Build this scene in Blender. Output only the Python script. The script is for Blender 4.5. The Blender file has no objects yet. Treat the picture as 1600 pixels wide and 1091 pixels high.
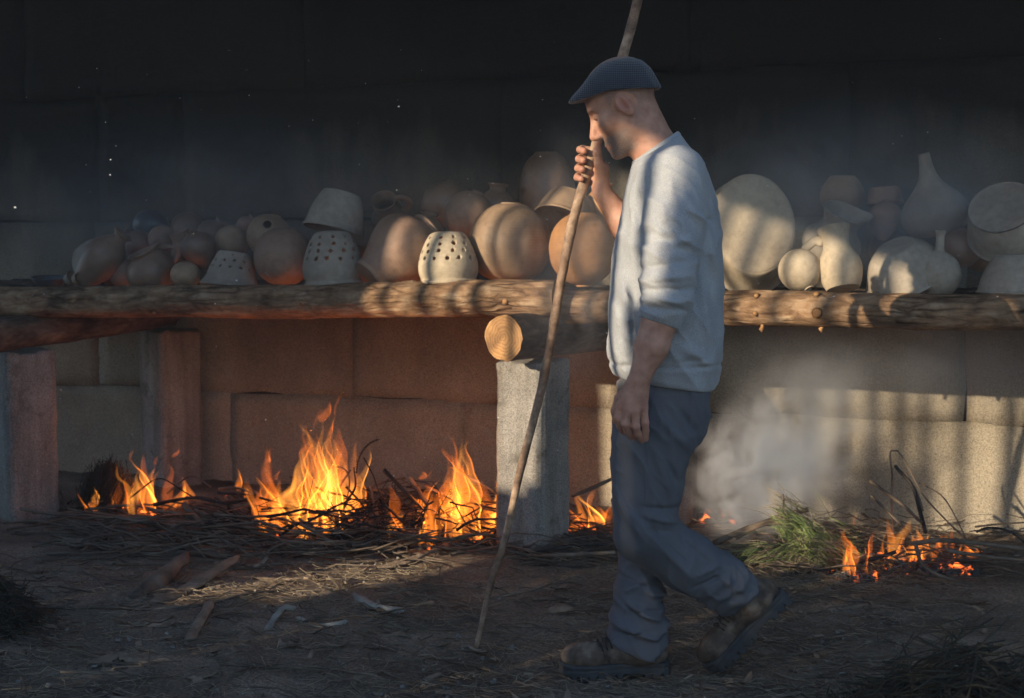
import bpy, bmesh, math, random
import numpy as np
from mathutils import Vector, Matrix

S = bpy.context.scene
COL = S.collection
random.seed(7)
RNG = np.random.default_rng(11)

# ------------------------------------------------------------------ camera
FPX = 2200.0                                   # focal length in photograph pixels (1600 wide)
CAM_Z = 1.2
PITCH = math.atan(158.5 / FPX)
cam_d = bpy.data.cameras.new('camera')
cam = bpy.data.objects.new('camera', cam_d)
COL.objects.link(cam)
cam.location = (0, 0, CAM_Z)
cam.rotation_euler = (math.pi / 2 - PITCH, 0, 0)
cam_d.sensor_width = 36
cam_d.lens = 36 * FPX / 1600
cam_d.clip_end = 2000
cam_d.dof.use_dof = True
cam_d.dof.focus_distance = 3.95
cam_d.dof.aperture_fstop = 5.6
S.camera = cam

# ------------------------------------------------------------------ sky and sun
SUN_AZ = math.atan2(1.15, 1.0)                 # the light travels towards +x+y
SUN_EL = math.radians(15.5)
T_H = np.array([math.sin(SUN_AZ), math.cos(SUN_AZ), 0.0])
N_H = np.array([T_H[1], -T_H[0], 0.0])
K_EL = math.tan(SUN_EL)
world = bpy.data.worlds.new('World')
S.world = world
world.use_nodes = True
wn = world.node_tree.nodes
bg = wn['Background']
sky = wn.new('ShaderNodeTexSky')
sky.sky_type = 'NISHITA'
sky.sun_disc = False
sky.sun_elevation = SUN_EL
sky.sun_rotation = math.atan2(-T_H[0], -T_H[1])
sky.air_density = 1.0
sky.dust_density = 0.6
sky.ozone_density = 2.9
world.node_tree.links.new(sky.outputs[0], bg.inputs[0])
bg.inputs[1].default_value = 0.13
sun_d = bpy.data.lights.new('sun', 'SUN')
sun = bpy.data.objects.new('sun', sun_d)
COL.objects.link(sun)
sun_d.energy = 4.2
sun_d.angle = math.radians(0.53)
sun_d.color = (1.0, 0.83, 0.60)
sdir = Vector((T_H[0] * math.cos(SUN_EL), T_H[1] * math.cos(SUN_EL), -math.sin(SUN_EL)))
sun.rotation_euler = sdir.to_track_quat('-Z', 'Y').to_euler()
sun.location = (-8, -7, 6)

S.view_settings.view_transform = 'Standard'
S.view_settings.look = 'None'
S.view_settings.gamma = 1.0
S.view_settings.exposure = 0.75
S.view_settings.use_curve_mapping = False
S.render.engine = 'CYCLES'
S.cycles.use_denoising = True
S.cycles.transparent_max_bounces = 24
S.cycles.volume_bounces = 3
S.cycles.use_adaptive_sampling = True
S.cycles.adaptive_threshold = 0.03
S.cycles.max_bounces = 5
S.cycles.volume_step_rate = 0.9
S.cycles.volume_max_steps = 96
S.cycles.sample_clamp_indirect = 4.0


# ------------------------------------------------------------------ geometry helpers
def ray(px, py):
    dx = (px - 800) / FPX
    dy = (545.5 - py) / FPX
    return np.array([dx, math.cos(PITCH) + dy * math.sin(PITCH), -math.sin(PITCH) + dy * math.cos(PITCH)])

CAMV = np.array([0, 0, CAM_Z])

def P(px, py, Y):
    d = ray(px, py)
    return CAMV + d * (Y / d[1])

def PG(px, py, z=0.0):
    d = ray(px, py)
    return CAMV + d * ((z - CAM_Z) / d[2])

ALPHA = math.radians(20.8)                     # the wall runs towards the camera on the right
UA = np.array([math.cos(ALPHA), -math.sin(ALPHA), 0])
VA = np.array([math.sin(ALPHA), math.cos(ALPHA), 0])
ORG = PG(833, 865)

def PV(px, py, v):
    d = ray(px, py)
    return CAMV + d * ((v - (CAMV - ORG) @ VA) / (d @ VA))

def UVZ(u, v, z):
    return ORG + UA * u + VA * v + np.array([0, 0, z])

def AHS(a, s, z):                              # along / across the sunlight
    return N_H * a + T_H * s + np.array([0, 0, z])

def vnoise(p, seed=0):
    p = np.asarray(p, dtype=np.float64)
    i = np.floor(p).astype(np.int64)
    fr = p - i
    w = fr * fr * (3 - 2 * fr)
    out = np.zeros(len(p))
    for dx in (0, 1):
        wx = w[:, 0] if dx else 1 - w[:, 0]
        for dy in (0, 1):
            wy = w[:, 1] if dy else 1 - w[:, 1]
            for dz in (0, 1):
                wz = w[:, 2] if dz else 1 - w[:, 2]
                h = ((i[:, 0] + dx) * 374761393 + (i[:, 1] + dy) * 668265263 + (i[:, 2] + dz) * 2147483647 + seed * 974634777) & 0xFFFFFFFF
                h = ((h ^ (h >> 13)) * 1274126177) & 0xFFFFFFFF
                h = (h ^ (h >> 16)) & 0xFFFF
                out += wx * wy * wz * (h / 32767.5 - 1.0)
    return out

def fbm(p, seed=0, octv=3):
    p = np.asarray(p, dtype=np.float64)
    o = 0
    a = 1.0
    for k in range(octv):
        o = o + a * vnoise(p * (2.03 ** k), seed + k)
        a *= 0.5
    return o / 1.75

def mesh_np(name, verts, faces, mat=None, smooth=True):
    """faces: array (n,k) or a list of index lists"""
    me = bpy.data.meshes.new(name)
    verts = np.asarray(verts, dtype=np.float32)
    if isinstance(faces, np.ndarray):
        n, k = faces.shape
        me.vertices.add(len(verts))
        me.vertices.foreach_set('co', verts.ravel())
        me.loops.add(n * k)
        me.loops.foreach_set('vertex_index', faces.astype(np.int32).ravel())
        me.polygons.add(n)
        me.polygons.foreach_set('loop_start', np.arange(0, n * k, k, dtype=np.int32))
        me.polygons.foreach_set('loop_total', np.full(n, k, dtype=np.int32))
        me.update(calc_edges=True)
    else:
        me.from_pydata([tuple(map(float, v)) for v in verts], [], faces)
    me.polygons.foreach_set('use_smooth', [smooth] * len(me.polygons))
    if mat is not None:
        me.materials.append(mat)
    me.update()
    return me

def link(name, me, parent=None, loc=(0, 0, 0)):
    o = bpy.data.objects.new(name, me)
    COL.objects.link(o)
    o.location = loc
    if parent is not None:
        o.parent = parent
    return o

def tag(o, label=None, cat=None, group=None, kind=None):
    if label: o['label'] = label
    if cat: o['category'] = cat
    if group: o['group'] = group
    if kind: o['kind'] = kind
    return o

def empty(name, loc=(0, 0, 0)):
    o = bpy.data.objects.new(name, None)
    COL.objects.link(o)
    o.location = tuple(map(float, loc))
    return o

class MB:
    """collects quads / tris of many shapes into one mesh"""
    def __init__(self):
        self.v = []
        self.f = []
        self.n = 0

    def add(self, v, f):
        v = np.asarray(v, dtype=np.float64)
        self.v.append(v)
        for q in f:
            self.f.append([int(i) + self.n for i in q])
        self.n += len(v)

    def tube(self, pts, radii, sides=6, caps=True, squash=1.0):
        v, f = tube_geo(pts, radii, sides, caps, squash)
        self.add(v, f)

    def box(self, c, size, rz=0.0, rot=None, jitter=0.0):
        x, y, z = np.asarray(size) / 2
        v = np.array([[sx * x, sy * y, sz * z] for sx in (-1, 1) for sy in (-1, 1) for sz in (-1, 1)])
        if jitter:
            v += RNG.uniform(-jitter, jitter, v.shape)
        if rot is None:
            rot = np.array(Matrix.Rotation(rz, 3, 'Z'))
        v = v @ np.asarray(rot).T + np.asarray(c)
        self.add(v, [(0, 1, 3, 2), (4, 6, 7, 5), (0, 4, 5, 1), (2, 3, 7, 6), (0, 2, 6, 4), (1, 5, 7, 3)])

    def build(self, name, mat, parent=None, smooth=True, loc=None):
        v = np.concatenate(self.v) if self.v else np.zeros((0, 3))
        if loc is not None:
            v = v - np.asarray(loc)
        me = mesh_np(name, v, self.f, mat, smooth)
        return link(name, me, parent, (0, 0, 0) if loc is None else tuple(map(float, loc)))

def frames(pts):
    pts = np.asarray(pts, dtype=np.float64)
    n = len(pts)
    t = np.gradient(pts, axis=0)
    t /= np.linalg.norm(t, axis=1)[:, None] + 1e-12
    a = np.array([0, 0, 1.0]) if abs(t[0, 2]) < 0.9 else np.array([1.0, 0, 0])
    N = np.zeros_like(t)
    nn = np.cross(t[0], a)
    nn /= np.linalg.norm(nn)
    for i in range(n):
        nn = nn - t[i] * (nn @ t[i])
        nn /= np.linalg.norm(nn) + 1e-12
        N[i] = nn
    B = np.cross(t, N)
    return t, N, B

def tube_geo(pts, radii, sides=6, caps=True, squash=1.0):
    pts = np.asarray(pts, dtype=np.float64)
    n = len(pts)
    radii = np.broadcast_to(np.asarray(radii, dtype=np.float64), (n,))
    t, N, B = frames(pts)
    th = np.linspace(0, 2 * math.pi, sides, endpoint=False)
    v = (pts[:, None, :] + radii[:, None, None] * (np.cos(th)[None, :, None] * N[:, None, :] + squash * np.sin(th)[None, :, None] * B[:, None, :])).reshape(-1, 3)
    f = []
    for i in range(n - 1):
        for j in range(sides):
            k = (j + 1) % sides
            f.append((i * sides + j, i * sides + k, (i + 1) * sides + k, (i + 1) * sides + j))
    if caps:
        f.append(tuple(reversed(range(sides))))
        f.append(tuple(range((n - 1) * sides, n * sides)))
    return v, f

def spline(pts, n):
    """Catmull-Rom through the points"""
    p = np.asarray(pts, dtype=np.float64)
    if len(p) < 3:
        return p[0] + (p[-1] - p[0]) * np.linspace(0, 1, n)[:, None]
    q = np.vstack([2 * p[0] - p[1], p, 2 * p[-1] - p[-2]])
    s = np.linspace(0, len(p) - 1 - 1e-9, n)
    i = s.astype(int)
    u = (s - i)[:, None]
    a, b, c, d = q[i], q[i + 1], q[i + 2], q[i + 3]
    return 0.5 * (2 * b + (c - a) * u + (2 * a - 5 * b + 4 * c - d) * u ** 2 + (3 * b - a - 3 * c + d) * u ** 3)


# ------------------------------------------------------------------ materials
def new_mat(name):
    m = bpy.data.materials.new(name)
    m.use_nodes = True
    nt = m.node_tree
    b = nt.nodes['Principled BSDF']
    return m, nt, b

def node(nt, kind, ins=None, **props):
    n = nt.nodes.new(kind)
    for k, v in props.items():
        setattr(n, k, v)
    if ins:
        for k, v in ins.items():
            if hasattr(v, 'is_linked') or isinstance(v, bpy.types.NodeSocket):
                nt.links.new(v, n.inputs[k])
            else:
                n.inputs[k].default_value = v
    return n

def ramp(nt, fac, stops):
    r = nt.nodes.new('ShaderNodeValToRGB')
    nt.links.new(fac, r.inputs[0])
    el = r.color_ramp.elements
    while len(el) > 1:
        el.remove(el[-1])
    el[0].position = stops[0][0]
    el[0].color = tuple(stops[0][1]) + (1,)
    for p, c in stops[1:]:
        e = el.new(p)
        e.color = tuple(c) + (1,)
    return r.outputs[0]

def mix(nt, fac, a, b, mode='MIX'):
    n = nt.nodes.new('ShaderNodeMix')
    n.data_type = 'RGBA'
    n.blend_type = mode
    for s, v in ((0, fac), (6, a), (7, b)):
        if isinstance(v, bpy.types.NodeSocket):
            nt.links.new(v, n.inputs[s])
        elif s == 0:
            n.inputs[0].default_value = v
        else:
            n.inputs[s].default_value = tuple(v) + (1,)
    return n.outputs[2]

def noise_tex(nt, scale, detail=4, rough=0.55, coord='Object', vec=None, dist=0.0):
    if vec is None:
        vec = node(nt, 'ShaderNodeTexCoord').outputs[coord]
    n = node(nt, 'ShaderNodeTexNoise', {'Vector': vec, 'Scale': scale, 'Detail': detail, 'Roughness': rough, 'Distortion': dist})
    return n.outputs['Fac']

def bump(nt, b, height, strength=0.3, dist=0.01):
    n = node(nt, 'ShaderNodeBump', {'Strength': strength, 'Distance': dist, 'Height': height})
    nt.links.new(n.outputs[0], b.inputs['Normal'])
    return n

def rough_mat(name, stops, scale, rough=0.9, bscale=60, bstr=0.4, bdist=0.004, detail=5, coord='Object', spec=0.3):
    m, nt, b = new_mat(name)
    vec = node(nt, 'ShaderNodeTexCoord').outputs[coord]
    c = ramp(nt, noise_tex(nt, scale, detail, vec=vec), stops)
    nt.links.new(c, b.inputs['Base Color'])
    b.inputs['Roughness'].default_value = rough
    b.inputs['Specular IOR Level'].default_value = spec
    bump(nt, b, noise_tex(nt, bscale, 5, vec=vec), bstr, bdist)
    return m

# granite with soot
def granite(name, base, dark, soot=False, scale=1.0):
    m, nt, b = new_mat(name)
    tc = node(nt, 'ShaderNodeTexCoord')
    geo = node(nt, 'ShaderNodeNewGeometry')
    pos = geo.outputs['Position']
    big = noise_tex(nt, 2.6 * scale, 6, 0.6, vec=pos)
    col = ramp(nt, big, [(0.3, dark), (0.7, base)])
    gr = noise_tex(nt, 190, 3, 0.7, vec=pos)
    gcol = ramp(nt, gr, [(0.36, (0.55, 0.54, 0.53)), (0.5, (0.95, 0.95, 0.95)), (0.66, (1.3, 1.28, 1.24))])
    col = mix(nt, 1.0, col, gcol, 'MULTIPLY')
    sp = node(nt, 'ShaderNodeTexVoronoi', {'Vector': pos, 'Scale': 85.0})
    col = mix(nt, ramp(nt, sp.outputs['Distance'], [(0.10, (0.40,) * 3), (0.28, (0,) * 3)]), col, (0.05, 0.048, 0.045))
    ms = node(nt, 'ShaderNodeMapping', {'Vector': pos, 'Scale': (16.0, 16.0, 1.3)})
    stk_ = ramp(nt, noise_tex(nt, 1.0, 5, 0.65, vec=ms.outputs[0]), [(0.34, (0.70, 0.68, 0.65)), (0.56, (1.0,) * 3), (0.75, (1.10,) * 3)])
    if not soot:
        col = mix(nt, 1.0, col, stk_, 'MULTIPLY')
        blot = ramp(nt, noise_tex(nt, 9.0, 5, 0.7, vec=pos), [(0.56, (0.0,) * 3), (0.68, (0.6,) * 3)])
        col = mix(nt, blot, col, (0.075, 0.066, 0.056))
    if soot:
        sep = node(nt, 'ShaderNodeSeparateXYZ', {0: pos})
        mp = node(nt, 'ShaderNodeMapping', {'Vector': pos, 'Scale': (1.2, 1.2, 0.45)})
        nz = noise_tex(nt, 1.6, 5, 0.6, vec=mp.outputs[0])
        a1 = node(nt, 'ShaderNodeMath', {0: nz, 1: 1.5}, operation='MULTIPLY_ADD')
        a1.inputs[2].default_value = -0.75
        a2 = node(nt, 'ShaderNodeMath', {0: sep.outputs[2], 1: a1.outputs[0]}, operation='ADD')
        fac = node(nt, 'ShaderNodeMapRange', {'Value': a2.outputs[0], 1: 0.45, 2: 1.7, 3: 0.0, 4: 0.96})
        col = mix(nt, fac.outputs[0], col, (0.013, 0.013, 0.014))
    nt.links.new(col, b.inputs['Base Color'])
    b.inputs['Roughness'].default_value = 0.92
    b.inputs['Specular IOR Level'].default_value = 0.25
    h = node(nt, 'ShaderNodeMath', {0: gr, 1: 0.35}, operation='MULTIPLY_ADD')
    nt.links.new(noise_tex(nt, 30, 5, 0.6, vec=pos), h.inputs[2])
    bump(nt, b, h.outputs[0], 0.55, 0.012)
    return m

M_WALL = granite('sooty_granite', (0.42, 0.36, 0.27), (0.27, 0.235, 0.18), soot=True)
M_PILLAR = granite('grey_granite', (0.38, 0.355, 0.32), (0.20, 0.185, 0.168))
M_MORTAR = rough_mat('dark_joint_mortar', [(0.3, (0.02, 0.018, 0.016)), (0.7, (0.06, 0.055, 0.048))], 12)

def soil_mat():
    m, nt, b = new_mat('dark_trodden_earth')
    pos = node(nt, 'ShaderNodeNewGeometry').outputs['Position']
    c = ramp(nt, noise_tex(nt, 2.2, 7, 0.62, vec=pos), [(0.3, (0.10, 0.074, 0.052)), (0.52, (0.225, 0.172, 0.124)), (0.72, (0.36, 0.285, 0.21))])
    fine = noise_tex(nt, 95, 4, 0.7, vec=pos)
    c = mix(nt, 1.0, c, ramp(nt, fine, [(0.33, (0.45,) * 3), (0.55, (1.0,) * 3), (0.7, (1.6, 1.55, 1.45))]), 'MULTIPLY')
    nt.links.new(c, b.inputs['Base Color'])
    b.inputs['Roughness'].default_value = 0.95
    b.inputs['Specular IOR Level'].default_value = 0.2
    h = node(nt, 'ShaderNodeMath', {0: fine, 1: 0.4}, operation='MULTIPLY_ADD')
    nt.links.new(noise_tex(nt, 18, 6, 0.65, vec=pos), h.inputs[2])
    bump(nt, b, h.outputs[0], 0.8, 0.03)
    return m
M_SOIL = soil_mat()

def bark_mat(name, c0, c1, c2, sx=9.0, sz=24):
    m, nt, b = new_mat(name)
    tc = node(nt, 'ShaderNodeTexCoord').outputs['Object']
    mp = node(nt, 'ShaderNodeMapping', {'Vector': tc, 'Scale': (sx, sz, sz)})
    n1 = noise_tex(nt, 1.0, 7, 0.65, vec=mp.outputs[0], dist=0.6)
    n2 = noise_tex(nt, 7.0, 5, 0.6, vec=tc)
    c = ramp(nt, n1, [(0.3, c0), (0.52, c1), (0.72, c2)])
    wv = node(nt, 'ShaderNodeVectorMath', {0: tc}, operation='MULTIPLY_ADD')
    wv.inputs[1].default_value = (6.0, 36.0, 36.0)
    wn_ = node(nt, 'ShaderNodeTexNoise', {'Vector': tc, 'Scale': 9.0, 'Detail': 6.0})
    nt.links.new(wn_.outputs['Color'], wv.inputs[2])
    vo = node(nt, 'ShaderNodeTexVoronoi', {'Vector': wv.outputs[0], 'Scale': 1.0}, feature='DISTANCE_TO_EDGE')
    crack = ramp(nt, vo.outputs['Distance'], [(0.0, (0.52, 0.48, 0.45)), (0.16, (0.92,) * 3), (0.4, (1.05,) * 3)])
    peel = ramp(nt, noise_tex(nt, 3.4, 4, 0.6, vec=tc), [(0.42, (0.0,) * 3), (0.58, (0.85,) * 3)])
    crack = mix(nt, peel, crack, (1.0, 0.98, 0.95))
    c = mix(nt, 1.0, c, crack, 'MULTIPLY')
    c = mix(nt, 1.0, c, ramp(nt, n2, [(0.3, (0.45,) * 3), (0.6, (1.15,) * 3)]), 'MULTIPLY')
    nt.links.new(c, b.inputs['Base Color'])
    b.inputs['Roughness'].default_value = 0.9
    b.inputs['Specular IOR Level'].default_value = 0.25
    hh = node(nt, 'ShaderNodeMath', {0: crack, 1: 0.8}, operation='MULTIPLY_ADD')
    nt.links.new(n1, hh.inputs[2])
    bump(nt, b, hh.outputs[0], 0.9, 0.018)
    return m
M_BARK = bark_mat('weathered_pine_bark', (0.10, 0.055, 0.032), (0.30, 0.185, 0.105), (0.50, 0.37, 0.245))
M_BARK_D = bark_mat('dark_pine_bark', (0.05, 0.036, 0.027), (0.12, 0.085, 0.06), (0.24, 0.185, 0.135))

def cutwood_mat():
    m, nt, b = new_mat('sawn_log_end')
    tc = node(nt, 'ShaderNodeTexCoord').outputs['Object']
    w = node(nt, 'ShaderNodeTexWave', {'Vector': tc, 'Scale': 24.0, 'Distortion': 7.0, 'Detail': 4.0, 'Detail Scale': 1.2}, wave_type='RINGS', rings_direction='X')
    c = ramp(nt, w.outputs['Fac'], [(0.0, (0.35, 0.175, 0.062)), (0.5, (0.42, 0.22, 0.082)), (1.0, (0.47, 0.26, 0.105))])
    c = mix(nt, 1.0, c, ramp(nt, noise_tex(nt, 9, 5, vec=tc), [(0.34, (0.38, 0.34, 0.31)), (0.62, (1.1,) * 3)]), 'MULTIPLY')
    nt.links.new(c, b.inputs['Base Color'])
    b.inputs['Roughness'].default_value = 0.75
    bump(nt, b, noise_tex(nt, 45, 5, 0.7, vec=tc), 0.5, 0.006)
    return m
M_CUT = cutwood_mat()

def clay_mat(name, c1, c2, rough=0.55, spec=0.35):
    m, nt, b = new_mat(name)
    tc = node(nt, 'ShaderNodeTexCoord').outputs['Object']
    oi = node(nt, 'ShaderNodeObjectInfo')
    off = node(nt, 'ShaderNodeVectorMath', {0: tc}, operation='ADD')
    sc = node(nt, 'ShaderNodeVectorMath', {0: (7.1, 3.3, 5.7)}, operation='SCALE')
    nt.links.new(oi.outputs['Random'], sc.inputs['Scale'])
    nt.links.new(sc.outputs[0], off.inputs[1])
    n1 = noise_tex(nt, 7, 5, 0.6, vec=off.outputs[0])
    c = ramp(nt, n1, [(0.3, c2), (0.7, c1)])
    fl = noise_tex(nt, 38, 4, 0.7, vec=off.outputs[0])
    c = mix(nt, 1.0, c, ramp(nt, fl, [(0.3, (0.78, 0.76, 0.74)), (0.55, (1.0,) * 3), (0.75, (1.1,) * 3)]), 'MULTIPLY')
    ng = ramp(nt, noise_tex(nt, 3.1, 3, 0.5, vec=off.outputs[0]), [(0.45, (0.0,) * 3), (0.75, (0.45,) * 3)])
    c = mix(nt, ng, c, (0.11, 0.085, 0.07))
    nt.links.new(c, b.inputs['Base Color'])
    rr = node(nt, 'ShaderNodeMapRange', {'Value': n1, 3: rough - 0.1, 4: rough + 0.15})
    nt.links.new(rr.outputs[0], b.inputs['Roughness'])
    b.inputs['Specular IOR Level'].default_value = spec
    w = node(nt, 'ShaderNodeTexWave', {'Vector': tc, 'Scale': 28.0, 'Distortion': 1.5, 'Detail': 2.0}, bands_direction='Z')
    h = node(nt, 'ShaderNodeMath', {0: w.outputs['Fac'], 1: 0.25}, operation='MULTIPLY_ADD')
    nt.links.new(fl, h.inputs[2])
    bump(nt, b, h.outputs[0], 0.22, 0.004)
    return m
CLAY = {
    'cream': clay_mat('cream_dry_clay', (0.55, 0.46, 0.33), (0.44, 0.355, 0.25), 0.72, 0.2),
    'grey': clay_mat('grey_beige_dry_clay', (0.41, 0.355, 0.285), (0.31, 0.265, 0.21), 0.75, 0.2),
    'tan': clay_mat('burnished_tan_clay', (0.40, 0.275, 0.175), (0.29, 0.195, 0.125)),
    'pink': clay_mat('pinkish_terracotta_clay', (0.37, 0.235, 0.16), (0.27, 0.17, 0.115)),
    'orange': clay_mat('orange_terracotta_clay', (0.50, 0.25, 0.10), (0.38, 0.185, 0.075)),
    'brown': clay_mat('brown_leather_hard_clay', (0.28, 0.175, 0.115), (0.20, 0.125, 0.085), 0.40, 0.5),
    'black': clay_mat('black_smoked_clay', (0.085, 0.09, 0.10), (0.055, 0.058, 0.066), 0.35, 0.5),
}
M_TWIG = rough_mat('dry_brown_twig', [(0.3, (0.06, 0.044, 0.033)), (0.55, (0.15, 0.112, 0.08)), (0.75, (0.27, 0.215, 0.16))], 9, bscale=90)
M_CHAR = rough_mat('charred_twig', [(0.35, (0.012, 0.011, 0.011)), (0.65, (0.045, 0.036, 0.03))], 14, bscale=90)
M_STRAW = rough_mat('pale_dry_straw', [(0.3, (0.17, 0.13, 0.08)), (0.7, (0.42, 0.34, 0.23))], 6)
M_BARKCHIP = rough_mat('peeled_bark', [(0.3, (0.13, 0.09, 0.06)), (0.6, (0.28, 0.205, 0.14)), (0.8, (0.38, 0.30, 0.22))], 11, bscale=34, bstr=1.0, bdist=0.012)
M_PALEBARK = rough_mat('pale_grey_bark', [(0.3, (0.22, 0.20, 0.165)), (0.7, (0.42, 0.385, 0.32))], 12, bscale=34, bstr=1.0, bdist=0.012)
M_NEEDLE = rough_mat('green_pine_needle', [(0.3, (0.13, 0.20, 0.05)), (0.7, (0.30, 0.36, 0.14))], 14, rough=0.6)
M_NEEDLE_D = rough_mat('dull_pine_needle', [(0.3, (0.018, 0.017, 0.012)), (0.7, (0.05, 0.042, 0.028))], 6, rough=0.8)
M_ASH = rough_mat('grey_wood_ash', [(0.35, (0.10, 0.10, 0.10)), (0.6, (0.36, 0.36, 0.37)), (0.75, (0.6, 0.6, 0.6))], 30, bscale=60)
M_WOOD = rough_mat('old_board_wood', [(0.3, (0.10, 0.075, 0.05)), (0.7, (0.2, 0.155, 0.11))], 5)
M_TILE = rough_mat('old_roof_tile', [(0.3, (0.16, 0.075, 0.045)), (0.7, (0.28, 0.14, 0.085))], 5)

# ------------------------------------------------------------------ ground
def axis_pts(lo, hi, c0, c1, step, grow=1.25):
    a = list(np.arange(c0, c1 + 1e-6, step))
    s = step
    x = c1
    while x < hi:
        s *= grow
        x += s
        a.append(min(x, hi))
    s = step
    x = c0
    while x > lo:
        s *= grow
        x -= s
        a.insert(0, max(x, lo))
    return np.array(a)

def ground_z(x, y):
    p = np.stack([x, y, np.zeros_like(x)], 1)
    z = 0.022 * fbm(p * 1.3, 3, 3) + 0.012 * fbm(p * 6.0, 5, 3)
    z += 0.006 * vnoise(p * 22, 9)
    # trodden flat where the man walks
    d = np.exp(-(((x - 0.3) / 0.75) ** 2 + ((y - 3.92) / 0.3) ** 2))
    z = z * (1 - 0.9 * d) - 0.004 * d
    far = np.clip((np.hypot(x, y - 4) - 10) / 20, 0, 1)
    return z * (1 - far)

gx = axis_pts(-900, 900, -3.2, 3.2, 0.03)
gy = axis_pts(-900, 900, 1.9, 7.6, 0.03)
XX, YY = np.meshgrid(gx, gy, indexing='ij')
gz = ground_z(XX.ravel(), YY.ravel())
gv = np.stack([XX.ravel(), YY.ravel(), gz], 1)
nx, ny = len(gx), len(gy)
ii, jj = np.meshgrid(np.arange(nx - 1), np.arange(ny - 1), indexing='ij')
b0 = (ii * ny + jj).ravel()
gf = np.stack([b0, b0 + ny, b0 + ny + 1, b0 + 1], 1)
ground = link('ground', mesh_np('ground', gv, gf, M_SOIL))
tag(ground, kind='structure')

# ------------------------------------------------------------------ granite wall of big blocks
WALL_V = 1.08
wall_root = link('granite_wall', None)
wall_core = MB()
wall_core.box(UVZ(-0.3, WALL_V + 0.20, 1.5), (10.4, 0.34, 3.4), rz=-ALPHA)
wall_core_o = wall_core.build('wall_core', M_MORTAR, wall_root, smooth=False)
tag(wall_root, 'soot blackened wall of large granite blocks behind the pots and fires', 'wall')

def stone_block(u0, u1, z0, z1, seed):
    n, m = max(6, int((u1 - u0) / 0.07)), max(5, int((z1 - z0) / 0.07))
    uu = np.linspace(0, 1, n + 1)
    zz = np.linspace(0, 1, m + 1)
    A, B = np.meshgrid(uu, zz, indexing='ij')
    A, B = A.ravel(), B.ravel()
    W, H = u1 - u0, z1 - z0
    edge = np.minimum(np.minimum(A, 1 - A) * W, np.minimum(B, 1 - B) * H)
    px_ = np.stack([u0 + A * W, z0 + B * H, np.full_like(A, seed * 3.7)], 1)
    dep = 0.007 * fbm(px_ * 3.0, 20, 3) + 0.005 * fbm(px_ * 14, 8, 2)
    dep += (0.004 if z0 < 1.0 else 0.0015) * np.exp(-edge / 0.006)
    tilt = RNG.uniform(-0.002, 0.002, 2)
    dep += tilt[0] * (A - 0.5) + tilt[1] * (B - 0.5)
    onu = (A < 1e-6) | (A > 1 - 1e-6)
    onz = (B < 1e-6) | (B > 1 - 1e-6)
    wob_u = 0.009 * vnoise(np.stack([B * 6 + seed, A * 3, A * 0], 1), 31) * onu
    wob_z = 0.009 * vnoise(np.stack([A * 9 + seed, B * 3, A * 0], 1), 32) * onz
    U = u0 + A * W + wob_u
    Z = z0 + B * H + wob_z
    front = ORG + np.outer(U, UA) + np.outer(WALL_V + dep, VA) + np.outer(Z, [0, 0, 1])
    v = list(front)
    f = []
    for i in range(n):
        for j in range(m):
            a = i * (m + 1) + j
            f.append((a, a + m + 1, a + m + 2, a + 1))
    # side skirts going back into the joint
    ringi = [i * (m + 1) for i in range(n + 1)] + [n * (m + 1) + j for j in range(1, m + 1)] + [i * (m + 1) + m for i in range(n - 1, -1, -1)] + [j for j in range(m - 1, 0, -1)]
    base = len(v)
    for r in ringi:
        v.append(front[r] + VA * 0.10)
    L = len(ringi)
    for q in range(L):
        q2 = (q + 1) % L
        f.append((ringi[q], base + q, base + q2, ringi[q2]))
    f.append(tuple(base + q for q in range(L)))
    v = np.array(v)
    c = v.mean(0)
    link('stone_block', mesh_np('stone_block', v - c, f, M_WALL), wall_root, c)

courses = [(-0.12, 0.458), (0.461, 1.339), (1.342, 1.987), (1.990, 2.62), (2.623, 3.2)]
for ci, (z0, z1) in enumerate(courses):
    u = -5.2 + 0.35 * ci
    k = 0
    cuts = {0: [-3.55, -2.05, -0.75, 0.62, 2.1, 3.6], 1: [-2.86, -1.35, 0.25, 1.55, 3.1], 2: [-2.83, -2.30, -0.55, 1.05, 2.6], 3: [-3.3, -1.6, 0.35, 1.9, 3.4], 4: [-2.6, -1.0, 0.8, 2.4]}[ci]
    ed = [-5.4] + cuts + [4.9]
    for a, b in zip(ed[:-1], ed[1:]):
        stone_block(a + 0.0015, b - 0.0015, z0, z1, ci * 10 + k)
        k += 1

# added overhang, unseen above the picture, put in to darken the upper wall
overhang_root = tag(empty('added_overhang', UVZ(0, 0.4, 2.9)), 'added unseen overhang that darkens the granite wall above the shelf', 'shade_roof')
e = MB()
rot_e = np.array(Matrix.Rotation(-ALPHA, 3, 'Z') @ Matrix.Rotation(math.radians(12), 3, 'X'))
e.box(UVZ(-0.3, 0.15, 2.98), (10.4, 2.7, 0.06), rot=rot_e)
e.build('shade_deck', M_WOOD, overhang_root, smooth=False).matrix_parent_inverse = Matrix.Translation(overhang_root.location).inverted()
for k in range(14):
    r_ = MB()
    r_.box(UVZ(-5 + k * 0.72, 0.15, 2.90), (0.08, 2.6, 0.10), rot=rot_e)
    r_.build('shade_rafter', M_WOOD, overhang_root, smooth=False).matrix_parent_inverse = Matrix.Translation(overhang_root.location).inverted()

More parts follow.
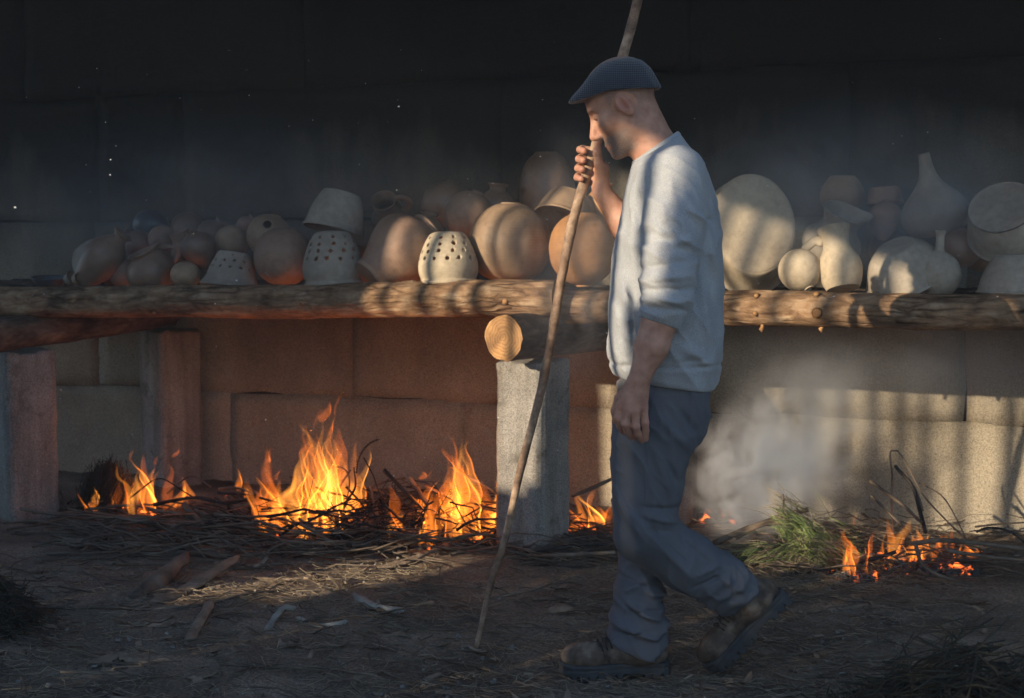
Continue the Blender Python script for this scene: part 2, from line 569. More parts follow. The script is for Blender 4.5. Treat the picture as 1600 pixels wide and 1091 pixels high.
# ------------------------------------------------------------------ added screen outside the frame, shaped to block and stripe the sunlight
SH = -2.0                                     # its place along the sunlight
def hz(h):                                    # height in the screen's plane that shades height h
    return h - K_EL * SH
def hscreen(a):                                 # upper edge of the added screen, falling from left to right
    return hz(2.30 + (-2.65 - max(a, -5.5)) * 0.29)
shade_screen = tag(empty('added_sun_screen', AHS(-3.6, SH, 0)), 'added unseen screen of poles and boards shaping the sunlight, left of the frame', 'shade_screen')
screen_inv = Matrix.Translation(shade_screen.location).inverted()
screen_rz = math.atan2(N_H[1], N_H[0])
def screen_box(name, a0, a1, z0, z1, s0=0.0, th=0.05, mat=None, skew=0.0):
    mb = MB()
    mb.box(AHS((a0 + a1) / 2, SH + s0, (z0 + z1) / 2), (a1 - a0, th, z1 - z0), rz=screen_rz, jitter=0.004)
    o = mb.build(name, mat or M_WOOD, shade_screen, smooth=False)
    o.matrix_parent_inverse = screen_inv
    return o
# solid boards that keep the sun off the left part
a = -8.9
while a < -4.74:
    screen_box('shade_board', a, a + 0.205, 0, hscreen(a + 0.1) + 0.05, th=0.04, s0=RNG.uniform(-.01, .01))
    a += 0.192
# low boards stepped to set the shade, with a gap for the sunlit patch
a = -4.74
while a < -1.2:
    m_ = a + 0.085
    htop = 1.24 if m_ < -3.35 else (1.10 if m_ < -2.95 else (1.55 if m_ < -2.62 else 1.74))
    if -4.36 < m_ < -4.02:
        screen_box('low_shade_board', a, a + 0.17, 0, hz(0.66 + 0.05 * math.sin(9 * m_)), th=0.03)
        screen_box('low_shade_board', a, a + 0.17, hz(0.95), hz(1.24), th=0.03)
    else:
        screen_box('low_shade_board', a, a + 0.17, 0, hz(htop) + RNG.uniform(-0.05, 0.07), th=0.03)
    a += 0.175
# slender poles added to cast the vertical stripes
prg = np.random.default_rng(5)
a = -4.70
k = 0
while a < -2.95:
    r = prg.uniform(0.015, 0.026) if a < -2.95 else prg.uniform(0.03, 0.05)
    mb = MB()
    lean = prg.uniform(-0.09, 0.09) if a < -2.95 else prg.uniform(-0.5, -0.15)
    zb = hz(1.05) if -4.42 < a < -3.92 else 0.0
    pts = [AHS(a + lean * tt + 0.012 * math.sin(3 * tt + k), SH + 0.06, zb + (hscreen(a) + 0.25 - zb) * tt) for tt in (0, .25, .5, .75, 1)]
    mb.tube(pts, [r * 1.1, r * 1.05, r, r, r * .95], 8)
    if not (-4.19 < a < -4.06):
        mb.build('pole', M_WOOD, shade_screen).matrix_parent_inverse = screen_inv
    a += prg.uniform(0.082, 0.125) * (1.0 if a < -2.95 else 1.75)
    k += 1
for a, r, lean in ((-2.895, 0.018, 0.03), (-2.755, 0.028, -0.10), (-2.60, 0.030, -0.22), (-2.46, 0.040, -0.20), (-2.28, 0.03, 0.05), (-2.05, 0.04, 0.0), (-1.8, 0.035, 0.0), (-1.5, 0.04, 0.0)):
    mb = MB()
    pts = [AHS(a + lean * (tt - 0.8), SH + 0.06, z) for tt, z in zip((0, .25, .5, .75, 1), (0, .9, 1.8, 2.7, hscreen(a) + 0.25))]
    mb.tube(pts, [r * 1.1, r * 1.05, r, r, r * .95], 8)
    mb.build('pole', M_WOOD, shade_screen).matrix_parent_inverse = screen_inv
for a0, a1 in ((-9.1, -5.5), (-5.5, -0.6)):  # sloping slabs added to cut off the sun higher up
    mb = MB()
    q = [AHS(a0, SH - 0.1, hscreen(a0)), AHS(a1, SH - 0.1, hscreen(a1)), AHS(a1, SH - 2.1, hscreen(a1) + 2.2), AHS(a0, SH - 2.1, hscreen(a0) + 2.2)]
    qq = [x + np.array([0, 0, 0.07]) for x in q]
    mb.add(q + qq, [(3, 2, 1, 0), (4, 5, 6, 7), (0, 1, 5, 4), (1, 2, 6, 5), (2, 3, 7, 6), (3, 0, 4, 7)])
    mb.build('shade_slope', M_TILE, shade_screen, smooth=False).matrix_parent_inverse = screen_inv

# ------------------------------------------------------------------ granite pillars
def pillar(name, base, w, d, h, yaw, label, notch=0.0, seed=0):
    nz, ns = 30, 9
    v = []
    f = []
    per = []
    for sx, sy, ex, ey in ((-1, -1, 1, -1), (1, -1, 1, 1), (1, 1, -1, 1), (-1, 1, -1, -1)):
        for q in range(ns):
            tq = q / ns
            per.append(((sx + (ex - sx) * tq) * w / 2, (sy + (ey - sy) * tq) * d / 2, min(tq, 1 - tq)))
    npr = len(per)
    for k in range(nz + 1):
        z = -0.08 + (h + 0.08) * k / nz
        for (x, y, e_) in per:
            c = 0.93 if e_ < 0.01 else 1.0
            p = np.array([[x * 7 + seed, y * 7, z * 5]])
            nn = 1 + 0.04 * float(fbm(p, 40, 3)[0]) + 0.02 * float(vnoise(p * 5, 44)[0]) - (0.05 * max(0.0, float(vnoise(p * 2.3, 47)[0])) if e_ < 0.12 else 0.0)
            chip = 0.0
            if k == nz:
                chip = 0.014 + 0.012 * float(vnoise(np.array([[x * 22, y * 22, seed]]), 3)[0])
                nn *= 0.965
            v.append((x * c * nn, y * c * nn, z - chip))
    for k in range(nz):
        for q in range(npr):
            q2 = (q + 1) % npr
            f.append((k * npr + q, k * npr + q2, (k + 1) * npr + q2, (k + 1) * npr + q))
    ctr = len(v)
    v.append((0, 0, h - 0.004))
    for q in range(npr):
        f.append((nz * npr + q, nz * npr + (q + 1) % npr, ctr))
    o = link(name, mesh_np(name, v, f, M_PILLAR), None, base)
    o.rotation_euler = (0, 0, yaw)
    tag(o, label, 'pillar', 'granite pillars under the shelf')
    for p_ in o.data.polygons:
        p_.use_smooth = False
    md = o.modifiers.new('bev', 'BEVEL')
    md.width = 0.008
    md.segments = 2
    md.limit_method = 'ANGLE'
    md.angle_limit = math.radians(50)
    return o

def pillar_at(px, py, w, d, h, yaw, label, seed):
    b = PG(px, py)
    return pillar('granite_pillar', (b[0], b[1], 0), w, d, h, yaw, label, seed=seed)
yw = -math.radians(33.5)
cpil = PG(846, 874) + np.array([math.sin(math.radians(33.5) - math.radians(45)), math.cos(math.radians(33.5) - math.radians(45)), 0]) * 0.151
pillar('granite_pillar', (cpil[0], cpil[1], 0), 0.224, 0.224, 0.775, yw, 'pale sunlit granite pillar beside the walking man', seed=1)
lpil = PG(26, 812) + np.array([-0.01, 0.155, 0])
pillar('granite_pillar', (lpil[0], lpil[1], 0), 0.225, 0.235, 0.755, -math.radians(50), 'granite pillar at the left edge of the picture under the cross log', seed=2)
bpil = PV(269, 750, 0.885)
pillar('granite_pillar', (bpil[0], bpil[1], 0), 0.235, 0.235, 0.80, -math.radians(45), 'shadowed granite pillar standing back behind the leftmost fire', seed=3)
hp = UVZ(0.33, 0.88, 0)
pillar('granite_pillar', (hp[0], hp[1], 0), 0.20, 0.20, 0.79, -math.radians(21), 'granite pillar behind the man near the wall', seed=4)
rp = UVZ(2.35, 0.12, 0)
pillar('granite_pillar', (rp[0], rp[1], 0), 0.22, 0.22, 0.79, -math.radians(25), 'granite pillar carrying the right end of the shelf', seed=5)
rp2 = UVZ(2.35, 0.90, 0)

# ------------------------------------------------------------------ logs
def log_obj(name, a, b, r0, r1, mat, label, cat='log', group=None, seed=0, bend=0.012, ends=(True, True), stubs=(), sides=26):
    a, b = np.asarray(a), np.asarray(b)
    L = np.linalg.norm(b - a)
    n = max(10, int(L / 0.022))
    X = np.linspace(0, L, n)
    th = np.linspace(0, 2 * math.pi, sides, endpoint=False)
    cx = bend * fbm(np.stack([X * 1.1, X * 0 + seed, X * 0], 1), 50, 2)
    cz = bend * fbm(np.stack([X * 1.1, X * 0 + seed + 9, X * 0], 1), 51, 2)
    rr = r0 + (r1 - r0) * X / L
    TT, XX_ = np.meshgrid(th, X)
    pp = np.stack([XX_.ravel() * 2.2, np.cos(TT).ravel() * 2.2 + seed * 3, np.sin(TT).ravel() * 2.2], 1)
    pf = np.stack([XX_.ravel() * 11, np.cos(TT).ravel() * 9 + seed * 3, np.sin(TT).ravel() * 9], 1)
    R = np.repeat(rr, sides) * (1 + 0.09 * fbm(pp, 60, 3) + 0.075 * fbm(pf, 61, 3))
    for (sx, sang, sr, sl) in stubs:
        da = np.angle(np.exp(1j * (TT.ravel() - sang)))
        dist2 = ((XX_.ravel() - sx) / (sr * 2.3)) ** 2 + (da * r0 / (sr * 2.3)) ** 2
        R = R + sr * 0.55 * np.exp(-dist2)
    v = np.stack([XX_.ravel(), np.repeat(cx, sides) + R * np.cos(TT.ravel()), np.repeat(cz, sides) + R * np.sin(TT.ravel())], 1)
    f = []
    for i in range(n - 1):
        for j in range(sides):
            k = (j + 1) % sides
            f.append((i * sides + j, i * sides + k, (i + 1) * sides + k, (i + 1) * sides + j))
    o = link(name, mesh_np(name, v, f, mat))
    ax = Vector(b - a).normalized()
    up = Vector((0, 0, 1))
    yy = up.cross(ax).normalized()
    zz = ax.cross(yy)
    M = Matrix((ax, yy, zz)).transposed().to_4x4()
    M.translation = Vector(a)
    o.matrix_world = M
    tag(o, label, cat, group)
    for side, on in zip((0, 1), ends):
        if not on:
            continue
        ring = v[:sides] if side == 0 else v[(n - 1) * sides:]
        c = ring.mean(0)
        cv = [c + (-0.004 if side == 0 else 0.004) * np.array([1, 0, 0])]
        for q in (0.5, 1.0):
            for w in ring:
                cv.append(c + (w - c) * q * 0.985 + np.array([(-0.003 if side == 0 else 0.003) * (1.2 - q), 0, 0]))
        cf = []
        for j in range(sides):
            k = (j + 1) % sides
            cf.append((0, 1 + k, 1 + j) if side == 0 else (0, 1 + j, 1 + k))
            q4 = (1 + j, 1 + k, 1 + sides + k, 1 + sides + j)
            cf.append(q4 if side == 0 else tuple(reversed(q4)))
        cv = np.array(cv) - c
        link('cut_end', mesh_np('cut_end', cv, cf, M_CUT), o, c)
    for (sx, sang, sr, sl) in stubs:
        d = np.array([0, math.cos(sang), math.sin(sang)])
        i0 = int(np.clip(sx / L * (n - 1), 0, n - 1))
        c0 = np.array([sx, cx[i0], cz[i0]]) + d * (r0 * 0.7)
        mb = MB()
        ln = r0 * 0.3 + sl
        mb.tube([c0, c0 + d * ln * 0.6, c0 + d * ln], [sr * 1.25, sr * 1.05, sr * 0.95], 12, caps=False)
        st = mb.build('branch_stub', M_BARK, o)
        mc = MB()
        mc.tube([c0 + d * (ln - 0.006), c0 + d * (ln + 0.001)], [sr * 0.93, sr * 0.80], 12)
        mc.build('stub_face', M_CUT, st)
    return o

LOGV = -0.02
la = PV(-90, 473, LOGV)
lb = PV(872, 468, LOGV)
LL = np.linalg.norm(lb - la)
def stub_x(px, a=None, b=None):
    a = la if a is None else a
    b = lb if b is None else b
    s = np.linalg.norm(PV(px, 470, LOGV) - a)
    return s
CA = -math.pi / 2 - 0.45                         # towards the camera
log_obj('shelf_log', la, lb, 0.066, 0.073, M_BARK, 'long weathered log along the front of the shelf on the left', seed=1, group='logs of the shelf',
        stubs=[(stub_x(801), math.pi + 0.15, 0.013, 0.016), (stub_x(484), math.pi + 0.1, 0.008, 0.010), (stub_x(130), math.pi - 0.1, 0.010, 0.006), (stub_x(252), -math.pi / 2 - 0.9, 0.008, 0.012)])
ra = PV(862, 480, 0.06)
rb = PV(1700, 490, -0.02)
def sxr(px): return float(np.linalg.norm(PV(px, 485, 0.02) - ra))
log_obj('shelf_log', ra, rb, 0.064, 0.063, M_BARK, 'sunlit knotty log along the front of the shelf right of the man', seed=2, group='logs of the shelf',
        stubs=[(sxr(1187), math.pi - 0.75, 0.011, 0.010), (sxr(1187), math.pi + 0.25, 0.010, 0.008), (sxr(1280), math.pi - 0.85, 0.012, 0.014), (sxr(1283), math.pi + 0.15, 0.020, 0.012)])
# hanging resin drips under the knots
def drip(px, py):
    p = PV(px, py, 0.0)
    mb = MB()
    pts = [p + np.array([0, 0.0, 0.012]), p + np.array([0.004, 0, -0.005]), p + np.array([-0.001, 0, -0.015]), p + np.array([0.003, 0, -0.026])]
    mb.tube(pts, [0.009, 0.007, 0.009, 0.003], 7)
    return mb
for px in (1190, 1283):
    mb = drip(px, 508)
    o = mb.build('resin_drip', M_CUT)
    tag(o, 'resin drip hanging under the %s knot of the sunlit log' % ('smaller left' if px == 1190 else 'larger right'), 'resin drip')

# inner longitudinal poles that carry the pots
for k, (v0, zz, lab) in enumerate(((0.22, 0.972, 'pole of the shelf right behind the front log'), (0.40, 0.978, 'pole of the shelf two rows behind the front log'), (0.58, 0.975, 'pole of the shelf in the middle of its depth'), (0.77, 0.972, 'pole of the shelf next to last before the wall'), (0.96, 0.978, 'pole of the shelf along the wall'))):
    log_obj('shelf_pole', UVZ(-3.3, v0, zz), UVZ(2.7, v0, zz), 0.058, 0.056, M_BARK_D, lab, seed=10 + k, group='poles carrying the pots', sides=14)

# cross logs on the pillars
ca = P(787, 529, 5.26)
cd = np.array([math.sin(math.radians(36)), math.cos(math.radians(36)), 0.0])
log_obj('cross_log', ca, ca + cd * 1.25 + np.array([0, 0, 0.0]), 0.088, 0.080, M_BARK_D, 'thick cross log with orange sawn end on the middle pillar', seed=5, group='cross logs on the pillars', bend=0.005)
ca2 = PG(-16, 520, 0.875)
cb2 = PG(268, 506, 0.885)
dd = (cb2 - ca2); dd[2] = 0; dd /= np.linalg.norm(dd)
la0 = np.array([lpil[0], lpil[1], 0.815]) - np.array([math.sin(0.29), math.cos(0.29), 0]) * 0.42
bb0 = np.array([bpil[0], bpil[1], 0.865])
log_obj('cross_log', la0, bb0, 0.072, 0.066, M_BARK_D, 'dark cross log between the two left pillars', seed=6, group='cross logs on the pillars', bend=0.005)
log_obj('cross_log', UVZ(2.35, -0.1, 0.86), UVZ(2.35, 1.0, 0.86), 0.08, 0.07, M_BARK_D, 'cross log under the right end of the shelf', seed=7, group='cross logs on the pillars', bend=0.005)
# ------------------------------------------------------------------ pots
# profiles: (radius, height) with height 0..1, outside from the foot to the lip
PROF = {
    'globe':   [(0.0, 0.0), (0.16, 0.004), (0.20, 0.02), (0.33, 0.09), (0.45, 0.22), (0.515, 0.40), (0.52, 0.52), (0.49, 0.68), (0.40, 0.83), (0.27, 0.93), (0.16, 0.975), (0.12, 0.985), (0.125, 1.0)],
    'gourd':   [(0.0, 0.0), (0.2, 0.004), (0.24, 0.02), (0.40, 0.10), (0.51, 0.26), (0.56, 0.45), (0.545, 0.60), (0.48, 0.76), (0.36, 0.89), (0.22, 0.965), (0.14, 0.985), (0.13, 1.0)],
    'jar':     [(0.0, 0.0), (0.20, 0.004), (0.235, 0.02), (0.30, 0.12), (0.385, 0.30), (0.42, 0.48), (0.39, 0.64), (0.30, 0.77), (0.215, 0.85), (0.19, 0.90), (0.21, 0.96), (0.255, 1.0)],
    'squat':   [(0.0, 0.0), (0.30, 0.004), (0.35, 0.03), (0.50, 0.18), (0.60, 0.42), (0.585, 0.62), (0.47, 0.80), (0.34, 0.88), (0.31, 0.93), (0.36, 1.0)],
    'vase':    [(0.0, 0.0), (0.16, 0.003), (0.18, 0.015), (0.185, 0.05), (0.23, 0.16), (0.295, 0.33), (0.325, 0.50), (0.30, 0.66), (0.22, 0.80), (0.14, 0.88), (0.115, 0.93), (0.13, 0.97), (0.17, 1.0)],
    'bigvase': [(0.0, 0.0), (0.20, 0.003), (0.225, 0.012), (0.235, 0.05), (0.225, 0.10), (0.28, 0.22), (0.38, 0.42), (0.43, 0.60), (0.40, 0.76), (0.30, 0.88), (0.20, 0.94), (0.18, 0.97), (0.22, 1.0)],
    'pear':    [(0.0, 0.0), (0.08, 0.004), (0.11, 0.03), (0.20, 0.14), (0.33, 0.36), (0.405, 0.58), (0.39, 0.74), (0.29, 0.88), (0.17, 0.955), (0.13, 0.98), (0.14, 1.0)],
    'bowl':    [(0.0, 0.0), (0.42, 0.006), (0.50, 0.04), (0.72, 0.28), (0.86, 0.55), (0.94, 0.80), (0.98, 0.93), (1.03, 0.965), (1.02, 1.0)],
    'deepbowl': [(0.0, 0.0), (0.40, 0.006), (0.46, 0.03), (0.56, 0.25), (0.65, 0.55), (0.70, 0.85), (0.74, 0.95), (0.73, 1.0)],
    'basin':   [(0.0, 0.0), (0.95, 0.006), (1.06, 0.02), (1.12, 0.07), (1.16, 0.30), (1.21, 0.65), (1.26, 0.90), (1.32, 0.95), (1.31, 1.0)],
    'colander': [(0.0, 0.0), (0.20, 0.006), (0.29, 0.025), (0.36, 0.075), (0.455, 0.23), (0.535, 0.43), (0.58, 0.62), (0.575, 0.78), (0.54, 0.88), (0.535, 0.92), (0.58, 0.95), (0.56, 1.0)],
    'lowcolander': [(0.0, 0.0), (0.36, 0.006), (0.45, 0.04), (0.54, 0.22), (0.64, 0.50), (0.74, 0.80), (0.82, 0.90), (0.86, 0.96), (0.83, 1.0)],
    'flask':   [(0.0, 0.0), (0.17, 0.004), (0.21, 0.02), (0.30, 0.12), (0.345, 0.26), (0.345, 0.38), (0.29, 0.53), (0.18, 0.63), (0.09, 0.68), (0.068, 0.74), (0.066, 0.92), (0.082, 0.97), (0.085, 1.0)],
    'cone':    [(0.0, 0.0), (0.25, 0.004), (0.30, 0.02), (0.385, 0.10), (0.425, 0.22), (0.41, 0.33), (0.33, 0.45), (0.22, 0.56), (0.14, 0.66), (0.095, 0.78), (0.075, 0.92), (0.07, 1.0)],
    'jug':     [(0.0, 0.0), (0.25, 0.004), (0.285, 0.02), (0.34, 0.14), (0.375, 0.30), (0.355, 0.45), (0.27, 0.60), (0.225, 0.70), (0.23, 0.82), (0.265, 0.94), (0.28, 1.0)],
    'dish':    [(0.0, 0.0), (1.2, 0.01), (1.5, 0.08), (1.9, 0.5), (2.1, 0.85), (2.2, 0.95), (2.18, 1.0)],
    'pan':     [(0.0, 0.0), (0.8, 0.006), (0.88, 0.03), (1.0, 0.4), (1.08, 0.85), (1.13, 0.94), (1.12, 1.0)],
}
CLOSED = {'globe': 0.03, 'gourd': 0.03}

def lathe(profile, wall=0.035, n=56, oval=1.0, lobes=0, wob=0.008, seed=0, spout=None):
    pr = np.array(profile, dtype=float)
    # refine the outer curve
    s = np.linspace(0, len(pr) - 1, 3 * (len(pr) - 1) + 1)
    pr_s = np.stack([np.interp(s, np.arange(len(pr)), pr[:, 0]), np.interp(s, np.arange(len(pr)), pr[:, 1])], 1)
    cr = spline(np.c_[pr, np.zeros(len(pr))], len(s))[:, :2]
    outer = cr
    outer[:, 0] = np.maximum(outer[:, 0], 0)
    outer[0] = (0.0, outer[0, 1])
    inner = []
    w = wall
    tn = np.gradient(outer, axis=0)
    tn /= np.linalg.norm(tn, axis=1)[:, None] + 1e-9
    nrm = np.stack([-tn[:, 1], tn[:, 0]], 1)
    for k in range(len(outer) - 1, 0, -1):
        q = outer[k] + nrm[k] * w
        if q[0] > 0.012 and q[1] > w * 0.8:
            inner.append(q)
    inner.append(np.array([0.0, w]))
    allp = np.vstack([outer[1:], np.array(inner[:-1])])
    m = len(allp)
    th = np.linspace(0, 2 * math.pi, n, endpoint=False)
    R = allp[:, 0][:, None] * np.ones(n)[None, :]
    Z = allp[:, 1][:, None] * np.ones(n)[None, :]
    if lobes:
        R = R * (1 + 0.018 * np.cos(lobes * th)[None, :] * np.sin(np.pi * np.clip(Z, 0, 1)))
    pn = np.stack([np.cos(th), np.sin(th), np.full(n, seed * 1.7)], 1)
    R = R * (1 + wob * 1.5 * vnoise(pn * 1.3, seed)[None, :] + wob * vnoise(np.stack([Z.ravel() * 2.5, np.tile(th, m), np.full(m * n, seed)], 1), 7).reshape(m, n))
    if spout is not None:                      # pulled lip at angle 0
        g = np.exp(-(np.angle(np.exp(1j * th)) / 0.42) ** 2)[None, :] * np.clip((Z - 0.72) / 0.28, 0, 1) ** 1.5
        R = R + spout * g
        Z = Z + 0.35 * spout * g
    X = R * np.cos(th)[None, :]
    Y = R * np.sin(th)[None, :] * oval
    v = np.stack([X.ravel(), Y.ravel(), Z.ravel()], 1)
    v = np.vstack([[[0, 0, outer[0, 1]]], v, [[0, 0, inner[-1][1]]]])
    f = []
    for j in range(n):
        f.append((0, 1 + (j + 1) % n, 1 + j))
    for i in range(m - 1):
        for j in range(n):
            k = (j + 1) % n
            f.append((1 + i * n + j, 1 + i * n + k, 1 + (i + 1) * n + k, 1 + (i + 1) * n + j))
    last = 1 + (m - 1) * n
    for j in range(n):
        f.append((last + j, last + (j + 1) % n, len(v) - 1))
    return v, f

def pot_matrix(center, axis, spin, scale, zc=0.5):
    ax = Vector(axis).normalized()
    ref = Vector((1, 0, 0)) if abs(ax.x) < 0.9 else Vector((0, 0, 1))
    xx = (ref - ax * ref.dot(ax)).normalized()
    yy = ax.cross(xx)
    M = Matrix((xx, yy, ax)).transposed()
    M = M @ Matrix.Rotation(spin, 3, 'Z')
    off = M @ Vector((0, 0, -zc * scale))
    M4 = M.to_4x4()
    M4.translation = Vector(center) + off
    return M4

def cut_holes(ob, cyls):
    """real round holes through the wall of a pot"""
    mb = MB()
    for (p, d, r, ln) in cyls:
        mb.tube([p - d * ln, p + d * ln], [r, r], 10)
    cme = mesh_np('cutter', np.concatenate(mb.v), mb.f, None, False)
    c = bpy.data.objects.new('cutter', cme)
    COL.objects.link(c)
    c.matrix_world = ob.matrix_world
    md = ob.modifiers.new('holes', 'BOOLEAN')
    md.object = c
    md.operation = 'DIFFERENCE'
    md.solver = 'EXACT'
    bpy.context.view_layer.update()
    dg = bpy.context.evaluated_depsgraph_get()
    me = bpy.data.meshes.new_from_object(ob.evaluated_get(dg))
    ob.modifiers.clear()
    ob.data = me
    bpy.data.objects.remove(c)

def pot(name, kind, px, py, hpx, v, axis, clay, label, cat='pot', width=1.0, spin=0.0, oval=1.0, lobes=0, handle=None, spout=None, hole=None, holes=None, lug=None, zc=0.5, wall=0.035, seed=None):
    """px, py: picture place of the middle; hpx: height along its own axis in picture pixels;
       axis: (right, up, towards the camera)"""
    seed = abs(hash((px, py))) % 97 if seed is None else seed
    c = PV(px, py, v)
    s = hpx * c[1] / FPX
    ax = (axis[0], -axis[2], axis[1])
    prof = [(r * width, z) for r, z in PROF[kind]]
    ver, fac = lathe(prof, wall=wall, oval=oval, lobes=lobes, seed=seed, spout=spout)
    o = link(name, mesh_np(name, ver * s, fac, CLAY[clay]))
    o.matrix_world = pot_matrix(c, ax, spin, s, zc)
    tag(o, label, cat, 'clay pots on the shelf')
    rr = lambda z: float(np.interp(z, [q[1] for q in prof], [q[0] for q in prof]))
    if holes:
        cy = []
        for (z0_, cnt, ph, r0_) in holes:
            for k in range(cnt):
                a = 2 * math.pi * (k + ph + RNG.uniform(-.09, .09)) / cnt
                z = z0_ + RNG.uniform(-.010, .010)
                r = r0_ * RNG.uniform(.85, 1.12)
                d = np.array([math.cos(a), math.sin(a), 0])
                dz = (rr(z + 0.03) - rr(z - 0.03)) / 0.06
                nd = np.array([d[0], d[1], -dz])
                nd /= np.linalg.norm(nd)
                cy.append(((d * rr(z) + np.array([0, 0, z])) * s, nd, r * s, 0.075 * s))
        if holes[0][0] < 0.3:                   # some in the closed end too
            for k in range(5):
                a = 2 * math.pi * k / 5
                cy.append((np.array([0.22 * math.cos(a), 0.22 * math.sin(a), 0.0]) * s * width, np.array([0, 0, 1.0]), holes[0][3] * s, 0.075 * s))
        cut_holes(o, cy)
    if hole:                                   # one round mouth in the side: (angle, z, r)
        a, z, r = hole
        d = np.array([math.cos(a), math.sin(a), 0])
        dz = (rr(z + 0.03) - rr(z - 0.03)) / 0.06
        nd = np.array([d[0], d[1], -dz]); nd /= np.linalg.norm(nd)
        cut_holes(o, [((d * rr(z) + np.array([0, 0, z])) * s, nd, r * s, 0.12 * s)])
    if handle:                                 # (angle, z_top, z_bottom, reach, thickness)
        a, z1, z0, reach, th_ = handle
        d = np.array([math.cos(a), math.sin(a), 0])
        p1 = d * (rr(z1) * 0.93) + np.array([0, 0, z1])
        p0 = d * (rr(z0) * 0.95) + np.array([0, 0, z0])
        mid = np.array([0, 0, 1.0])
        pts = spline([p1, p1 + d * reach * 0.7 + mid * 0.03, d * (max(rr(z1), rr(z0)) + reach) + mid * (z1 * 0.6 + z0 * 0.4), p0 + d * reach * 0.55 + mid * 0.03, p0], 18)
        mb = MB()
        mb.tube(pts * s, np.interp(np.linspace(0, 1, 18), [0, .5, 1], [th_ * 1.2, th_, th_ * 1.3]) * s, 10, squash=1.5)
        mb.build('handle', CLAY[clay], o)
    if lug:                                    # pierced lug at the rim: (angle, z, size)
        a, z, q = lug
        d = np.array([math.cos(a), math.sin(a) * oval, 0])
        dn = d / np.linalg.norm(d)
        tg = np.array([-dn[1], dn[0], 0])
        base = d * rr(z) * 0.97 + np.array([0, 0, z])
        mb = MB()
        n_ = 20
        out = [base + tg * q * 0.95 * math.sin(t_) * (1.15 if math.cos(t_) < 0 else 1) + dn * q * (0.45 - 0.75 * math.cos(t_)) for t_ in np.linspace(0, 2 * math.pi, n_, endpoint=False)]
        inn = [base + tg * q * 0.32 * math.sin(t_) + dn * q * (0.62 - 0.32 * math.cos(t_)) for t_ in np.linspace(0, 2 * math.pi, n_, endpoint=False)]
        h_ = np.array([0, 0, q * 0.22])
        V4 = [np.array(out) + h_, np.array(inn) + h_, np.array(out) - h_, np.array(inn) - h_]
        F4 = []
        for j in range(n_):
            k = (j + 1) % n_
            F4 += [(j, k, n_ + k, n_ + j), (2 * n_ + k, 2 * n_ + j, 3 * n_ + j, 3 * n_ + k), (j, 2 * n_ + j, 2 * n_ + k, k), (n_ + k, 3 * n_ + k, 3 * n_ + j, n_ + j)]
        mb.add(np.concatenate(V4) * s, F4)
        mb.build('lug', CLAY[clay], o)
    return o

UP = (0.0, 1.0, 0.0)
# --- left cluster
pot('shallow_dish', 'dish', 78, 440, 14, 0.10, (0.05, 1, 0.1), 'black', 'slate blue shallow dish lying flat at the left end of the shelf', 'dish', width=0.95)
pot('small_dish', 'pan', 110, 436, 12, 0.06, (0.75, 0.45, 0.4), 'grey', 'tiny grey clay dish on edge left of the lying brown vase', 'dish', width=0.85)
pot('small_dish', 'pan', 121, 437, 10, 0.02, (0.8, 0.35, 0.4), 'tan', 'tiny tan clay dish on edge touching the foot of the brown vase', 'dish', width=0.9)
pot('tilted_bowl', 'bowl', 140, 398, 34, 0.22, (0.62, -0.78, 0.0), 'grey', 'grey clay bowl tipped over the lying vase at the left end', 'bowl', width=1.12)
pot('lying_vase', 'vase', 160, 404, 98, 0.10, (0.62, 0.70, 0.0), 'brown', 'slender brown vase lying aslant under the tipped grey bowl', 'vase')
pot('smoked_pot', 'squat', 236, 352, 44, 0.62, (-0.1, -1, 0.1), 'black', 'black smoked pot on top of the left heap', 'pot', width=1.05)
pot('leaning_pot', 'jar', 216, 381, 52, 0.40, (-0.75, 0.5, 0.15), 'brown', 'brown pot leaning left below the black smoked pot', 'pot')
pot('round_pot', 'globe', 254, 374, 42, 0.36, (0.2, -0.9, 0.3), 'pink', 'small round pink clay pot below the black one', 'pot')
pot('round_pot', 'globe', 293, 357, 50, 0.66, (0.2, 0.9, -0.2), 'brown', 'round brown pot at the back right of the black one', 'pot')
pot('oval_pot', 'jar', 330, 364, 50, 0.62, (0.7, 0.7, 0), 'brown', 'oval brown pot leaning right behind the pear shaped pot', 'pot')
pot('handled_pitcher', 'jug', 285, 388, 52, 0.30, (-0.25, 0.95, 0.15), 'pink', 'small pink pitcher with lip and handle behind the pear shaped pot', 'pitcher', handle=(0.4, .9, .4, .16, .04), spout=0.12)
pot('pear_pot', 'pear', 313, 393, 66, 0.22, (-0.35, 0.88, 0.25), 'brown', 'pear shaped brown pot standing on its point above the small ball', 'pot', width=1.02)
pot('spouted_jug', 'squat', 236, 424, 66, 0.10, (-0.35, 0.85, 0.25), 'brown', 'glossy brown jug with loop handle in front of the left heap', 'jug', handle=(0.2, .92, .5, .2, .035), spout=0.16, spin=0.0, width=0.98)
pot('broken_pot', 'jar', 194, 427, 56, 0.16, (-0.45, 0.8, 0.3), 'pink', 'brownish pot half hidden behind the glossy brown jug', 'pot')
pot('broken_pot', 'squat', 178, 434, 36, 0.22, (-0.3, 0.9, 0.2), 'brown', 'low dark pot between the lying brown vase and the glossy jug', 'pot', width=.8)
pot('ball_pot', 'globe', 290, 430, 42, 0.06, (0.1, -1, 0.1), 'tan', 'small ball shaped tan pot right of the glossy jug', 'pot', width=1.08)
pot('round_pot', 'globe', 362, 378, 50, 0.34, (0.2, -0.9, 0.2), 'tan', 'round tan pot above the low pierced bowl', 'pot', width=1.02)
pot('shard_pot', 'jar', 384, 352, 34, 0.78, (0.6, 0.6, 0), 'pink', 'little reddish pot at the back left of the holed globe', 'pot')
